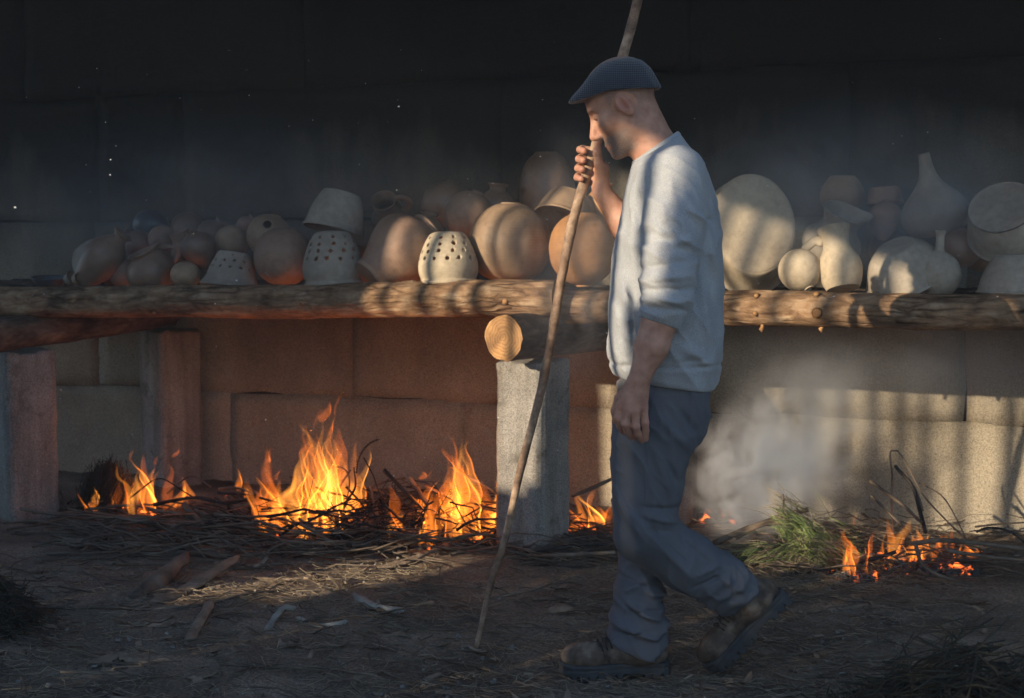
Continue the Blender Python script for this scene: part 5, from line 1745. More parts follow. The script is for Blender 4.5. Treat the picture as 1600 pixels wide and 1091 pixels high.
# rear boot on its toe, heel raised
heel_p = P(1196, 925, 3.905)
M2 = Matrix.Translation(P(1127, 1050, 3.905) * np.array([1, 1, 0]) + np.array([0, 0, 0.012])) @ Matrix.Rotation(math.pi, 4, 'Z') @ Matrix.Rotation(math.radians(46), 4, 'Y') @ Matrix.Translation((-0.188, 0, 0)) @ Matrix.Scale(1.02, 4)
boot(M2, 'rear brown work boot raised on its toe')

# ------------------------------------------------------------------ the long stick
st_px = [(744, 1011, None), (768, 905, 4.20), (790, 840, 4.17), (812, 740, 4.15), (843, 620, 4.13), (863, 520, 4.12), (880, 420, 4.11), (897, 340, 4.105), (913, 285, 4.10), (922, 258, 4.10), (934, 218, 4.09), (955, 150, 4.075), (974, 85, 4.055), (988, 35, 4.04), (1003, -25, 4.02)]
g0 = PG(744, 1012)
spt = [np.array([g0[0], g0[1], 0.0])]
for (x, y, Y) in st_px[1:]:
    spt.append(P(x, y, Y))
spt = np.array(spt)
spt[1, 1] = spt[0, 1] * 0.8 + 4.17 * 0.2
spt = spline(spt, 120)
rad = np.interp(np.linspace(0, 1, 120), [0, .1, .5, .8, 1], [0.0075, 0.0105, 0.0145, 0.0150, 0.0135])
ns = 12
vt, ft = tube_geo(spt, rad, ns)
ctrs = np.repeat(spt, ns, 0)
kn = 1 + 0.10 * fbm(vt * 38, 95, 2) + 0.05 * vnoise(vt * 110, 96)
for px, py in ((850, 585), (866, 500), (815, 720), (893, 360), (905, 300)):
    kk = P(px, py, 4.12)
    kn += 0.28 * np.exp(-(np.linalg.norm(vt - kk, axis=1) / 0.02) ** 2)
vt = ctrs + (vt - ctrs) * kn[:, None]
def stick_mat():
    m, nt, b = new_mat('peeled_stick_wood')
    pos = node(nt, 'ShaderNodeTexCoord').outputs['Object']
    n1 = noise_tex(nt, 26, 6, 0.65, vec=pos)
    c = ramp(nt, n1, [(0.32, (0.13, 0.085, 0.055)), (0.5, (0.33, 0.22, 0.145)), (0.7, (0.55, 0.42, 0.30))])
    n2 = noise_tex(nt, 6, 3, 0.5, vec=pos)
    c = mix(nt, 1.0, c, ramp(nt, n2, [(0.35, (0.6, 0.52, 0.48)), (0.6, (1.05,) * 3)]), 'MULTIPLY')
    nt.links.new(c, b.inputs['Base Color'])
    b.inputs['Roughness'].default_value = 0.7
    bump(nt, b, n1, 0.4, 0.004)
    return m
stk = link('walking_stick', mesh_np('walking_stick', vt, ft, stick_mat()))
tag(stk, 'long crooked peeled stick held upright by the walking man', 'stick')
# ------------------------------------------------------------------ sticks, brush and litter
def stick(pts_px, r0, r1, label, mat=None, name='branch', group='loose branches by the fires', cat='branch', lift=None, sides=7, n=None, seed=0, wob=0.006):
    """pts_px: (px, py, v) on the vertical plane v, or (px, py) on the ground"""
    pts = []
    for q in pts_px:
        pts.append(PV(*q) if len(q) == 3 else PG(*q) + np.array([0, 0, r0]))
    pts = spline(pts, n or max(8, 5 * len(pts)))
    L = len(pts)
    dn = np.stack([vnoise(pts * 9 + seed + 5 * k, 300 + k) for k in range(3)], 1)
    pts = pts + dn * wob
    rr = np.interp(np.linspace(0, 1, L), [0, 1], [r0, r1]) * (1 + 0.15 * vnoise(pts * 40, 310))
    v, f = tube_geo(pts, rr, sides)
    c = pts.mean(0)
    o = link(name, mesh_np(name, v - c, f, mat or M_TWIG), None, c)
    tag(o, label, cat, group)
    return o

# charred curled twig above the middle fire
o = stick([(556, 740, .05), (559, 722, .05), (567, 705, .05), (578, 694, .05), (591, 688, .05)], 0.0035, 0.002, 'charred curled twig arching above the fires', M_CHAR, name='charred_twig')
mb = MB()
for k, tt in enumerate(np.linspace(0.05, 1, 22)):
    a = spline([PV(556, 740, .05), PV(559, 722, .05), PV(567, 705, .05), PV(578, 694, .05), PV(591, 688, .05)], 40)
    p = a[int(tt * 39)]
    for s_ in (-1, 1):
        d = np.array([s_ * 0.008, RNG.uniform(-.006, .006), 0.006])
        mb.tube([p, p + d], [0.0016, 0.0006], 4)
nb = mb.build('burnt_needle_stub', M_CHAR, o)
nb.matrix_parent_inverse = Matrix.Translation(o.location).inverted()

main_sticks = [
    ([(600, 735, .04), (640, 775, .02), (680, 815, .0), (722, 858, -.06)], .0095, .006),
    ([(636, 745, .05), (675, 795, .02), (715, 838, .0), (740, 868, -.08)], .011, .009),
    ([(705, 730, .10), (745, 752, .10), (778, 772, .08)], .007, .005),
    ([(640, 778, .1), (690, 772, .12), (730, 770, .12)], .008, .006),
    ([(515, 845, -.05), (520, 800, .0), (528, 765, .02), (548, 735, .04)], .010, .004),
    ([(522, 845, -.05), (512, 800, 0), (505, 770, 0), (510, 735, .02)], .008, .003),
    ([(525, 840, -.05), (540, 790, 0), (556, 760, .02), (552, 730, .03)], .008, .003),
    ([(500, 738, .03), (530, 730, .02), (545, 745, .0), (540, 790, 0)], .005, .003),
    ([(395, 765, .05), (430, 790, .02), (470, 790, 0), (510, 800, -.02)], .007, .005),
    ([(340, 770, .05), (400, 775, .05), (440, 795, 0), (500, 812, -.03)], .006, .004),
    ([(330, 805, .0), (400, 785, 0), (470, 790, 0), (520, 775, 0)], .005, .004),
    ([(575, 845, -.04), (588, 810, 0), (585, 780, .03), (580, 760, .04)], .011, .006),
    ([(560, 850, -.04), (600, 842, 0), (640, 838, 0), (650, 800, .03)], .007, .004),
    ([(690, 815, .0), (740, 830, .02), (778, 838, .02)], .008, .007),
    ([(665, 758, .12), (710, 780, .1), (775, 800, .1)], .007, .005),
    ([(240, 790, .05), (300, 778, .1), (350, 786, .08), (400, 778, .08)], .009, .006),
    ([(260, 770, .1), (300, 745, .12), (330, 762, .1)], .004, .003),
    ([(140, 800, .05), (200, 790, .02), (260, 800, 0), (330, 812, -.02)], .008, .005),
    ([(120, 815, 0), (170, 800, .04), (210, 775, .06), (250, 748, .06), (300, 775, .05)], .005, .003),
    ([(290, 790, 0), (310, 815, -.05), (335, 850, -.12), (375, 878, -.2)], .013, .010),
    ([(305, 800, 0), (350, 820, -.05), (380, 845, -.12)], .012, .007),
    ([(420, 838, -.05), (470, 850, -.08), (540, 846, -.08), (600, 838, -.06)], .008, .005),
    ([(560, 862, -.1), (640, 868, -.12), (730, 858, -.1), (775, 850, -.05)], .009, .007),
    ([(895, 775, .25), (925, 762, .25), (955, 748, .25)], .008, .007),
    ([(790, 868, -.15), (850, 862, -.15), (900, 852, -.12), (965, 848, -.1)], .009, .008),
    ([(700, 882, -.2), (790, 872, -.2), (880, 866, -.18), (960, 862, -.16)], .010, .007),
    ([(865, 838, -.1), (885, 852, -.12), (905, 858, -.14)], .008, .004),
    ([(780, 895, -.25), (850, 885, -.25), (930, 884, -.22)], .006, .005),
    # right hand fire
    ([(1360, 752, .30), (1385, 770, .28), (1412, 790, .26), (1440, 818, .22)], .007, .006),
    ([(1362, 775, .30), (1390, 805, .26), (1420, 832, .22)], .0055, .0045),
    ([(1398, 728, .35), (1425, 760, .33), (1438, 800, .30), (1445, 835, .26)], .0065, .008),
    ([(1414, 738, .35), (1432, 770, .33), (1440, 800, .3)], .003, .004),
    ([(1420, 850, .12), (1470, 845, .1), (1530, 850, .08), (1620, 858, .06)], .010, .008),
    ([(1525, 832, .05), (1545, 826, .05), (1575, 832, .05), (1605, 852, .05)], .005, .004),
    ([(1430, 850, .05), (1440, 880, .0), (1470, 900, -.05), (1520, 912, -.08)], .007, .005),
    ([(1480, 860, .02), (1540, 868, 0), (1620, 880, -.02)], .008, .006),
    ([(1190, 905, -.04), (1260, 892, -.02), (1320, 884, 0), (1400, 862, .05)], .010, .007),
    ([(1115, 848, .15), (1160, 828, .15), (1210, 812, .15), (1262, 798, .18)], .013, .009),
    ([(1150, 842, .14), (1190, 822, .14), (1230, 818, .14)], .009, .007),
    ([(1222, 812, .12), (1225, 790, .12), (1224, 772, .12)], .005, .003),
]
ORD = ['leftmost', 'second from the left', 'third from the left', 'fourth from the left', 'fifth from the left', 'sixth from the left', 'seventh from the left', 'eighth from the left', 'ninth from the left', 'tenth from the left', 'eleventh from the left', 'twelfth from the left', 'thirteenth from the left', 'fourteenth from the left']
def zone(pp):
    x = sum(q[0] for q in pp) / len(pp)
    for lim, nm in ((345, 'the leftmost fire'), (572, 'the tallest fire'), (775, 'the ragged fire by the pillar'), (1000, 'the foot of the middle pillar'), (1340, 'the green pine branch'), (2000, 'the ash at the right')):
        if x < lim:
            return nm, x
zs = [zone(pp) for pp, _, _ in main_sticks]
for k, (pp, r0, r1) in enumerate(main_sticks):
    nm, x = zs[k]
    rank = sorted(q[1] for q in zs if q[0] == nm).index(x)
    steep = abs(pp[-1][1] - pp[0][1]) > 0.8 * abs(pp[-1][0] - pp[0][0])
    stick(pp, r0, r1, '%s branch, %s at %s' % ('charred' if k % 3 == 0 else 'brown', ORD[rank], nm), M_TWIG if k % 3 else M_CHAR, seed=k, group='loose branches by the fires', n=22)
stick([(1396, 832, .32), (1393, 770, .34), (1392, 712, .36), (1400, 704, .36), (1410, 712, .36), (1440, 770, .33), (1475, 810, .30), (1510, 845, .26)], .0042, .003, 'bent reed folded over like a hairpin against the sunlit wall', M_TWIG, name='bent_reed', seed=77, n=50)
stick([(1436, 755, .4), (1470, 775, .4), (1495, 810, .38), (1512, 842, .36)], .003, .002, 'thin reed beside the hairpin reed', M_TWIG, name='thin_reed', seed=78)

# ---- bundle of brush: uncountable twigs
def twig_pile(name, n, xr, yr, hmax, lmin, lmax, rmin, rmax, mat, seed, yawsd=0.5, sides=4, zfun=None, tiltsd=0.10):
    rg = np.random.default_rng(seed)
    mb = MB()
    for k in range(n):
        x = rg.uniform(*xr); y = rg.uniform(*yr)
        c = PG(x, y)
        L = rg.uniform(lmin, lmax) * (0.6 + 0.4 * rg.random())
        yaw = rg.normal(0, yawsd)
        d = UA * math.cos(yaw) + VA * math.sin(yaw)
        tilt = rg.normal(0, tiltsd)
        d = d * math.cos(tilt) + np.array([0, 0, math.sin(tilt)])
        hz_ = (hmax * rg.random() ** 1.6) * (zfun(x) if zfun else 1)
        bend = rg.normal(0, 0.10) * L
        bz = rg.normal(0, 0.06) * L
        side = np.array([-d[1], d[0], 0])
        m = 6
        tt = np.linspace(-.5, .5, m)
        pts = c + d * (tt * L)[:, None] + side * (bend * (1 - 4 * tt ** 2))[:, None] + np.array([0, 0, 1.0]) * (bz * (1 - 4 * tt ** 2) + hz_ + rmax)[:, None]
        pts += rg.normal(0, 0.006, pts.shape)
        pts[:, 2] = np.maximum(pts[:, 2], 0.006)
        r = rg.uniform(rmin, rmax)
        mb.tube(pts, np.linspace(r, r * 0.45, m), sides)
    o = mb.build(name, mat)
    return o
env = lambda x: 0.35 + 0.65 * math.exp(-((x - 660) / 130) ** 2) + 0.6 * math.exp(-((x - 470) / 90) ** 2)
tag(twig_pile('brush_pile', 620, (110, 790), (800, 872), 0.14, 0.15, 0.8, 0.0018, 0.0075, M_TWIG, 31, zfun=lambda x: 0.75 * env(x)), 'tangle of dry twigs burning under the left bay of the shelf', 'brush', kind='stuff')
tag(twig_pile('charred_brush', 200, (330, 775), (815, 850), 0.17, 0.12, 0.5, 0.0015, 0.005, M_CHAR, 32, zfun=env, yawsd=0.8, tiltsd=0.38), 'charred twigs inside the left fires', 'brush', kind='stuff')
tag(twig_pile('brush_front', 170, (470, 775), (838, 866), 0.17, 0.18, 0.5, 0.002, 0.007, M_CHAR, 39, yawsd=0.9, tiltsd=0.42), 'dark leaning twigs in front of the left fires', 'brush', kind='stuff')
tag(twig_pile('brush_strip', 190, (780, 965), (838, 888), 0.05, 0.15, 0.6, 0.0018, 0.006, M_TWIG, 33), 'dry brush at the foot of the middle pillar', 'brush', kind='stuff')
tag(twig_pile('brush_right', 260, (1110, 1600), (830, 905), 0.07, 0.12, 0.55, 0.0015, 0.0055, M_TWIG, 34, yawsd=0.7), 'dry brush around the right hand fire', 'brush', kind='stuff')
tag(twig_pile('straw_right', 340, (1160, 1420), (868, 925), 0.02, 0.06, 0.25, 0.0009, 0.002, M_STRAW, 35, yawsd=0.9, sides=3), 'pale straw at the edge of the right hand fire', 'straw', kind='stuff')
tag(twig_pile('ground_straw', 2000, (-60, 1500), (880, 1130), 0.006, 0.04, 0.22, 0.0007, 0.0018, M_STRAW, 36, yawsd=0.8, sides=3), 'scattered straw and stalks on the dark ground', 'straw', kind='stuff')
tag(twig_pile('ground_twigs', 700, (-60, 1500), (875, 1130), 0.01, 0.08, 0.45, 0.001, 0.004, M_TWIG, 37, yawsd=0.7, sides=4), 'scattered thin twigs on the dark ground', 'twigs', kind='stuff')
tag(twig_pile('straw_patch', 170, (440, 690), (885, 950), 0.02, 0.04, 0.16, 0.0009, 0.002, M_STRAW, 38, yawsd=1.1, sides=3), 'pale straw in the small sunlit patch of ground', 'straw', kind='stuff')

# ---- chips, leaves and pebbles
rg = np.random.default_rng(41)
mb = MB(); mp_ = MB(); ml = MB()
for k in range(260):
    c = PG(rg.uniform(-60, 1550), rg.uniform(872, 1120))
    rot = np.array(Matrix.Rotation(rg.uniform(0, 6.28), 3, 'Z') @ Matrix.Rotation(rg.normal(0, .25), 3, 'X') @ Matrix.Rotation(rg.normal(0, .25), 3, 'Y'))
    s_ = rg.uniform(0.006, 0.022)
    mb.box((c[0], c[1], 0.004 + rg.uniform(0, .006)), (s_ * rg.uniform(1.2, 3.5), s_, 0.004), rot=rot, jitter=0.002)
for k in range(420):
    c = PG(rg.uniform(-60, 1550), rg.uniform(872, 1120))
    s_ = rg.uniform(0.003, 0.011)
    rot = np.array(Matrix.Rotation(rg.uniform(0, 6.28), 3, 'Z') @ Matrix.Rotation(rg.uniform(0, 3), 3, 'X'))
    mp_.box((c[0], c[1], s_ * .25), (s_ * 1.4, s_, s_ * .8), rot=rot, jitter=s_ * .2)
for k in range(60):
    c = PG(rg.uniform(-60, 1550), rg.uniform(880, 1120))
    L = rg.uniform(0.05, 0.13); w = L * 0.09
    yaw = rg.uniform(0, 6.28)
    d = np.array([math.cos(yaw), math.sin(yaw), 0]); sd = np.array([-d[1], d[0], 0])
    cu = rg.normal(0, 0.3); zc_ = rg.uniform(0.004, 0.02)
    tt = np.linspace(-.5, .5, 8)
    ctr = np.asarray(c)[None] * np.array([1, 1, 0]) + d * (tt * L)[:, None] + sd * (cu * L * tt ** 2)[:, None] + np.array([0, 0, 1.0]) * (0.006 + zc_ * 4 * tt ** 2)[:, None]
    ww = w * np.sqrt(np.clip(1 - (2 * tt) ** 2, 0.01, 1))
    top = np.concatenate([ctr + sd * ww[:, None] + [0, 0, .003], ctr + [0, 0, 0], ctr - sd * ww[:, None] + [0, 0, .003]])
    bot = top - np.array([0, 0, 0.0012])
    ff = []
    for i in range(7):
        for r_ in (0, 1):
            a = r_ * 8 + i
            ff.append((a, a + 8, a + 9, a + 1))
            ff.append((24 + a, 24 + a + 1, 24 + a + 9, 24 + a + 8))
    ml.add(np.concatenate([top, bot]), ff)
tag(mb.build('bark_chips', M_BARKCHIP, smooth=False), 'small bark chips scattered over the ground', 'bark', kind='stuff')
tag(mp_.build('pebbles', M_PILLAR, smooth=True), 'tiny pebbles and crumbs on the ground', 'pebbles', kind='stuff')
tag(ml.build('fallen_leaves', M_BARKCHIP), 'narrow dry leaves scattered over the ground', 'leaves', kind='stuff')

# ---- named pieces of bark
def bark_piece(path_px, w0, w1, label, mat, name='bark_strip', curl=0.5, lift=0.01, seed=0, thick=0.006, cat='bark'):
    pts = np.array([PG(*q[:2]) + np.array([0, 0, (q[2] if len(q) > 2 else 0.0) + lift]) for q in path_px])
    n, m = 30, 9
    c = spline(pts, n)
    t = np.gradient(c, axis=0); t /= np.linalg.norm(t, axis=1)[:, None]
    sd = np.cross(t, [0, 0, 1.0]); sd /= np.linalg.norm(sd, axis=1)[:, None]
    up = np.cross(sd, t)
    w = np.interp(np.linspace(0, 1, n), [0, .12, .5, .9, 1], [w0 * .35, w0, (w0 + w1) / 2, w1, w1 * .3]) * (1 + .25 * vnoise(np.stack([np.linspace(0, 5, n), np.full(n, seed), np.zeros(n)], 1), 5) + .22 * vnoise(np.stack([np.linspace(0, 17, n), np.full(n, seed), np.zeros(n)], 1), 6))
    V_ = []
    for s_ in np.linspace(-1, 1, m):
        a = s_ * curl * 1.4
        V_.append(c + sd * (np.sin(a) / max(curl * 1.4, .01) * w)[:, None] + up * ((np.cos(a) - 1) / max(curl * 1.4, .01) * w + 0.004 * vnoise(c * 30 + s_ * 3, 9))[:, None])
    top = np.concatenate(V_)
    bot = top - np.tile(up, (m, 1)) * thick
    N = len(top)
    F_ = []
    for j in range(m - 1):
        for i in range(n - 1):
            a = j * n + i
            F_.append((a, a + 1, a + n + 1, a + n)); F_.append((N + a, N + a + n, N + a + n + 1, N + a + 1))
    for i in range(n - 1):
        F_.append((i, N + i, N + i + 1, i + 1)); a = (m - 1) * n + i
        F_.append((a, a + 1, N + a + 1, N + a))
    for j in range(m - 1):
        a = j * n
        F_.append((a, a + n, N + a + n, N + a)); a = j * n + n - 1
        F_.append((a, N + a, N + a + n, a + n))
    v = np.concatenate([top, bot]); cc_ = v.mean(0)
    o = link(name, mesh_np(name, v - cc_, F_, mat), None, cc_)
    tag(o, label, cat, 'pieces of bark on the ground')
    return o
bark_piece([(238, 944, .0), (300, 920, .01), (372, 888, .04)], 0.035, 0.03, 'pale plank of bark lying aslant on the ground at left', M_BARKCHIP, curl=.25, seed=1)
bark_piece([(205, 938, .0), (245, 915, .035), (292, 890, .06)], 0.05, 0.045, 'rough curled slab of bark beside the pale plank', M_TWIG, curl=.9, seed=2, thick=.012)
bark_piece([(590, 890, .0), (650, 880, .02), (725, 858, .04)], 0.022, 0.016, 'tan split strip of bark in front of the ragged fire', M_BARKCHIP, curl=.5, seed=3)
bark_piece([(553, 935, .01), (590, 955, .015), (632, 966, .02)], 0.022, 0.018, 'pale curled leaf of bark below the sunlit patch', M_PALEBARK, curl=.9, seed=4)
bark_piece([(415, 988, .0), (440, 968, .03), (462, 962, .02)], 0.022, 0.02, 'crumpled pale bark in the shaded foreground', M_PALEBARK, curl=1.2, seed=5)
bark_piece([(462, 966, .0), (500, 980, .0), (545, 978, .01)], 0.012, 0.015, 'thin grey bark curl next to the crumpled piece', M_PALEBARK, curl=1.0, seed=6)
bark_piece([(395, 905, .0), (450, 908, .0), (505, 903, .005)], 0.010, 0.012, 'split brown stick of bark left of the sunlit patch', M_BARKCHIP, curl=1.0, seed=7)
bark_piece([(290, 1010, .0), (315, 975, .02), (330, 955, .03)], 0.02, 0.018, 'upturned brown bark scrap in the left foreground', M_BARKCHIP, curl=.8, seed=8)
bark_piece([(140, 1040, .0), (190, 1030, .01), (232, 1040, .0)], 0.03, 0.02, 'flat bark scrap at the bottom left', M_BARKCHIP, curl=.6, seed=9)
bark_piece([(862, 962, .0), (875, 958, .02), (887, 965, .015)], 0.025, 0.025, 'reddish square bark chip left of the front leg', M_BARKCHIP, curl=.3, seed=10)
bark_piece([(1262, 885, .03), (1258, 865, .08), (1266, 850, .10)], 0.018, 0.015, 'upright curl of bark on the green pine branch', M_PALEBARK, curl=.9, seed=11)
bark_piece([(1170, 875, .02), (1176, 862, .05), (1178, 850, .07)], 0.014, 0.012, 'small upright bark chip left of the green pine branch', M_BARKCHIP, curl=.5, seed=12)
# long stalks in the foreground
stick([(0, 951), (120, 952), (260, 955), (330, 948)], .007, .004, 'long grey stalk lying across the left foreground', M_TWIG, seed=60, group='stalks on the ground', cat='stalk', name='stalk')
stick([(270, 960), (340, 942), (430, 925), (520, 915)], .005, .003, 'thin grey stalk pointing at the sunlit patch', M_TWIG, seed=61, group='stalks on the ground', cat='stalk', name='stalk')
stick([(365, 890), (440, 885), (520, 882), (600, 876)], .007, .005, 'dark stalk lying behind the sunlit patch', M_TWIG, seed=62, group='stalks on the ground', cat='stalk', name='stalk')
stick([(150, 880), (250, 885), (330, 880), (400, 886)], .006, .004, 'dark stalk lying behind the bark slabs', M_TWIG, seed=63, group='stalks on the ground', cat='stalk', name='stalk')

# ---- green pine branch on the right fire
pb = tag(empty('pine_branch', PG(1275, 880)), 'fresh green pine branch thrown on the right hand fire', 'pine branch')
pinv = Matrix.Translation(pb.location).inverted()
rg = np.random.default_rng(51)
stem_pts = spline([PV(1335, 880, .06), PV(1290, 855, .08), PV(1250, 830, .10), PV(1215, 800, .12)], 20)
mb = MB(); mb.tube(stem_pts, np.linspace(.008, .004, 20), 6)
mb.build('stem', M_TWIG, pb).matrix_parent_inverse = pinv
def tuft(c, d, n, L, spread, name, mat, parent, inv, jit=0.022):
    mb = MB()
    d = np.asarray(d) / np.linalg.norm(d)
    for k in range(n):
        e = d + rg.normal(0, spread, 3); e /= np.linalg.norm(e)
        l = L * rg.uniform(.7, 1.15)
        s0 = c + rg.normal(0, jit, 3)
        mid = s0 + e * l * .5 + rg.normal(0, .004, 3)
        mb.tube([s0, mid, s0 + e * l + np.array([0, 0, -0.1 * l])], [.0013, .0011, .0004], 3)
    mb.build(name, mat, parent).matrix_parent_inverse = inv
for k in range(13):
    i = 3 + int(k * 16 / 13)
    base = stem_pts[i] + rg.normal(0, .018, 3)
    tuft(base, np.array([0.80, -0.1, -0.50]) + rg.normal(0, .15, 3) if k % 4 else np.array([-0.6, -0.3, 0.45]), 46, 0.13, .22, 'needle_tuft', M_NEEDLE if k % 3 else M_STRAW, pb, pinv, .03)
for k in range(5):
    base = PV(1165 + 26 * k, 858 + 4 * (k % 3), .06)
    tuft(base, np.array([-0.7 + .15 * k, -0.2, -0.05]), 42, 0.12, .28, 'needle_tuft', M_NEEDLE if k % 2 else M_STRAW, pb, pinv, .03)

# ---- smouldering green bough in the leftmost fire
gb = tag(empty('smouldering_bough', PG(150, 806)), 'dark rounded pine bough smouldering at the left of the leftmost fire', 'pine branch')
ginv = Matrix.Translation(gb.location).inverted()
for k in range(12):
    a = k / 11
    base = PV(128 + 75 * a, 795 - 70 * math.sin(math.pi * (0.1 + .75 * a)), .12)
    tuft(base, np.array([0.5 - a, -0.25, -0.8]), 60, 0.17, .28, 'needle_tuft', M_NEEDLE_D, gb, ginv)

# ---- dim heaps of brush in the foreground corners
def needle_heap(name, center, R, H, n, label, mat, seed, lr=(0.06, 0.22), rr_=(0.001, 0.003)):
    rg2 = np.random.default_rng(seed)
    mb = MB()
    for k in range(n):
        a = rg2.uniform(0, 6.28); q = math.sqrt(rg2.random())
        x = R[0] * q * math.cos(a); y = R[1] * q * math.sin(a)
        top = H * (1 - q * q) * (0.75 + .35 * float(vnoise(np.array([[x * 4, y * 4, seed]]), 5)[0]))
        z = top * rg2.uniform(.55, 1.05) + .01
        p = np.array([center[0] + x, center[1] + y, z])
        d = np.array([math.cos(a) * .6 + rg2.normal(0, .5), math.sin(a) * .6 + rg2.normal(0, .5), -0.12 + rg2.normal(0, .16)])
        d /= np.linalg.norm(d)
        L = rg2.uniform(*lr)
        r = rg2.uniform(*rr_)
        pts = np.array([p - d * L * .5, p + rg2.normal(0, .008, 3), p + d * L * .5 - np.array([0, 0, .08 * L])])
        pts[:, 2] = np.maximum(pts[:, 2], 0.004)
        mb.tube(pts, [r, r, r * .4], 3)
    o = mb.build(name, mat)
    tag(o, label, 'brush', kind='stuff')
    return o
hc = P(1650, 900, 2.75)
needle_heap('brush_heap', (hc[0] + .05, 2.85, 0), (0.62, 0.55), 0.50, 5200, 'dark blurred heap of pine brush in the right foreground', M_NEEDLE_D, 61)
needle_heap('brush_heap_edge', (P(1400, 1000, 2.9)[0], 2.95, 0), (0.42, 0.4), 0.24, 2400, 'loose edge of the dark brush heap at the lower right', M_NEEDLE_D, 62)
lc = PG(5, 985)
needle_heap('grass_clump', (lc[0] - .06, lc[1], 0), (0.17, 0.2), 0.16, 700, 'dull green pine twigs heaped at the left edge', M_NEEDLE_D, 63)

# ---- ash in the air
mb = MB()
rg = np.random.default_rng(71)
for k in range(170):
    x = rg.uniform(20, 1590); y = rg.uniform(60, 760)
    if x > 880 and y < 200 and rg.random() < .7: continue
    Y = rg.uniform(4.2, 6.3)
    p = P(x, y, Y)
    s_ = rg.uniform(0.0008, 0.0022) * (2.0 if rg.random() < .06 else 1)
    rot = np.array(Matrix.Rotation(rg.uniform(0, 3), 3, 'Z') @ Matrix.Rotation(rg.uniform(0, 3), 3, 'X'))
    mb.box(p, (s_ * 2, s_ * 1.5, s_ * .4), rot=rot)
M_FLAKE = rough_mat('white_ash_flake', [(0.3, (0.75, 0.75, 0.76)), (0.7, (0.85, 0.85, 0.85))], 5)
tag(mb.build('ash_flakes', M_FLAKE, smooth=False), 'white ash flakes drifting in the air', 'ash', kind='stuff')
# ------------------------------------------------------------------ smoke
def smoke_mat(name, density, nscale, lo, hi, seed, zfade=0.0, col=(0.97, 0.98, 1.0)):
    m = bpy.data.materials.new(name)
    m.use_nodes = True
    nt = m.node_tree
    nt.nodes.clear()
    out = nt.nodes.new('ShaderNodeOutputMaterial')
    tc = node(nt, 'ShaderNodeTexCoord')
    ln = node(nt, 'ShaderNodeVectorMath', {0: tc.outputs['Object']}, operation='LENGTH')
    fall = node(nt, 'ShaderNodeMapRange', {'Value': ln.outputs['Value'], 1: 0.98, 2: 0.05, 3: 0.0, 4: 1.0}, interpolation_type='SMOOTHSTEP')
    pos = node(nt, 'ShaderNodeNewGeometry').outputs['Position']
    off = node(nt, 'ShaderNodeVectorMath', {0: pos, 1: (seed * 3.1, seed * 1.7, seed * 0.9)}, operation='ADD')
    n1 = node(nt, 'ShaderNodeTexNoise', {'Vector': off.outputs[0], 'Scale': nscale, 'Detail': 4.0, 'Roughness': 0.6, 'Distortion': 0.9})
    mr = node(nt, 'ShaderNodeMapRange', {'Value': n1.outputs['Fac'], 1: lo, 2: hi, 3: 0.0, 4: 1.0})
    mu = node(nt, 'ShaderNodeMath', {0: fall.outputs[0], 1: mr.outputs[0]}, operation='MULTIPLY')
    mu2 = node(nt, 'ShaderNodeMath', {0: mu.outputs[0], 1: density}, operation='MULTIPLY')
    vp = node(nt, 'ShaderNodeVolumePrincipled', {'Color': tuple(col) + (1,), 'Density': mu2.outputs[0], 'Anisotropy': 0.15})
    nt.links.new(vp.outputs[0], out.inputs['Volume'])
    return m

def ico(sub=3):
    bm = bmesh.new()
    bmesh.ops.create_icosphere(bm, subdivisions=sub, radius=1.0)
    me = bpy.data.meshes.new('smoke')
    bm.to_mesh(me)
    bm.free()
    return me

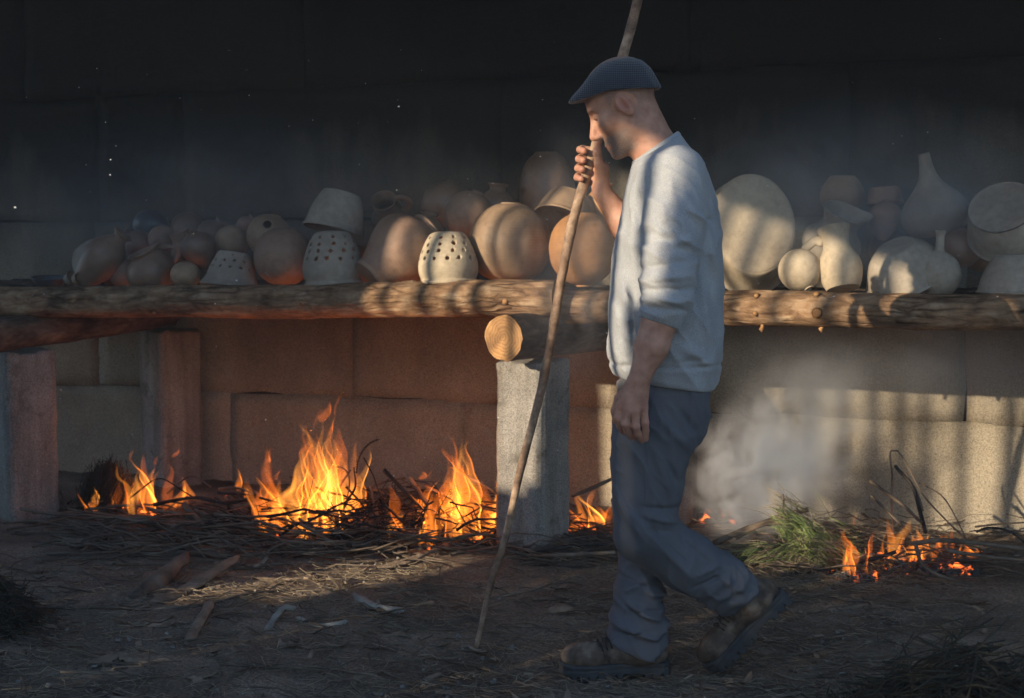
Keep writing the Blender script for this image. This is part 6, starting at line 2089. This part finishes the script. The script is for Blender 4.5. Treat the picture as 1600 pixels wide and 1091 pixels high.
def smoke(name, c, r, rz, tilt, label, density, nscale, lo, hi, seed, col=(0.97, 0.98, 1.0)):
    me = ico()
    me.materials.append(smoke_mat(name + '_volume', density, nscale, lo, hi, seed, col=col))
    o = link(name, me, None, tuple(map(float, c)))
    o.scale = r
    o.rotation_euler = (0, tilt, rz)
    tag(o, label, 'smoke', kind='stuff')
    return o
smoke('smoke_plume', PV(1175, 735, .40), (0.30, 0.24, 0.40), -ALPHA, 0.40, 'thick pale smoke rising behind the trailing leg', 38.0, 7.5, 0.42, 0.74, 1, col=(0.94, 0.97, 1.0))
smoke('smoke_column', PV(1245, 690, .48), (0.40, 0.26, 0.50), -ALPHA, 0.45, 'pale smoke drifting up along the wall at the right', 14.0, 3.6, 0.38, 0.74, 2, col=(0.92, 0.96, 1.0))
smoke('smoke_drift', PV(1400, 560, .35), (1.05, 0.45, 0.28), -ALPHA, 0.0, 'thin smoke drifting under the right part of the shelf', 1.5, 2.2, 0.30, 0.7, 3, col=(0.85, 0.92, 1.0))
smoke('smoke_veil', PV(885, 400, -.25), (0.34, 0.22, 0.66), -ALPHA, 0.1, 'veil of smoke in front of the pots between the gourd pot and the man', 2.2, 4.0, 0.36, 0.68, 4, col=(0.85, 0.92, 1.0))
smoke('smoke_haze', PV(1330, 310, .2), (1.1, 0.55, 0.45), -ALPHA, 0.0, 'blue haze over the right heap of pots', 1.4, 2.0, 0.28, 0.7, 5, col=(0.74, 0.86, 1.0))
smoke('smoke_haze_left', PV(330, 340, .2), (1.9, 0.7, 0.55), -ALPHA, 0.0, 'thin blue haze over the left heap of pots', 0.6, 1.6, 0.28, 0.7, 6, col=(0.74, 0.86, 1.0))

# even smoky air over the whole yard
hb = MB()
hb.box((0, 0, 2.6), (2400, 2400, 7.4))
m = bpy.data.materials.new('smoky_air')
m.use_nodes = True
m.node_tree.nodes.clear()
mo = m.node_tree.nodes.new('ShaderNodeOutputMaterial')
vp = node(m.node_tree, 'ShaderNodeVolumePrincipled', {'Color': (0.70, 0.84, 1.0, 1), 'Density': 0.0035, 'Anisotropy': 0.1})
m.node_tree.links.new(vp.outputs[0], mo.inputs['Volume'])
tag(hb.build('haze', m, smooth=False), kind='stuff')
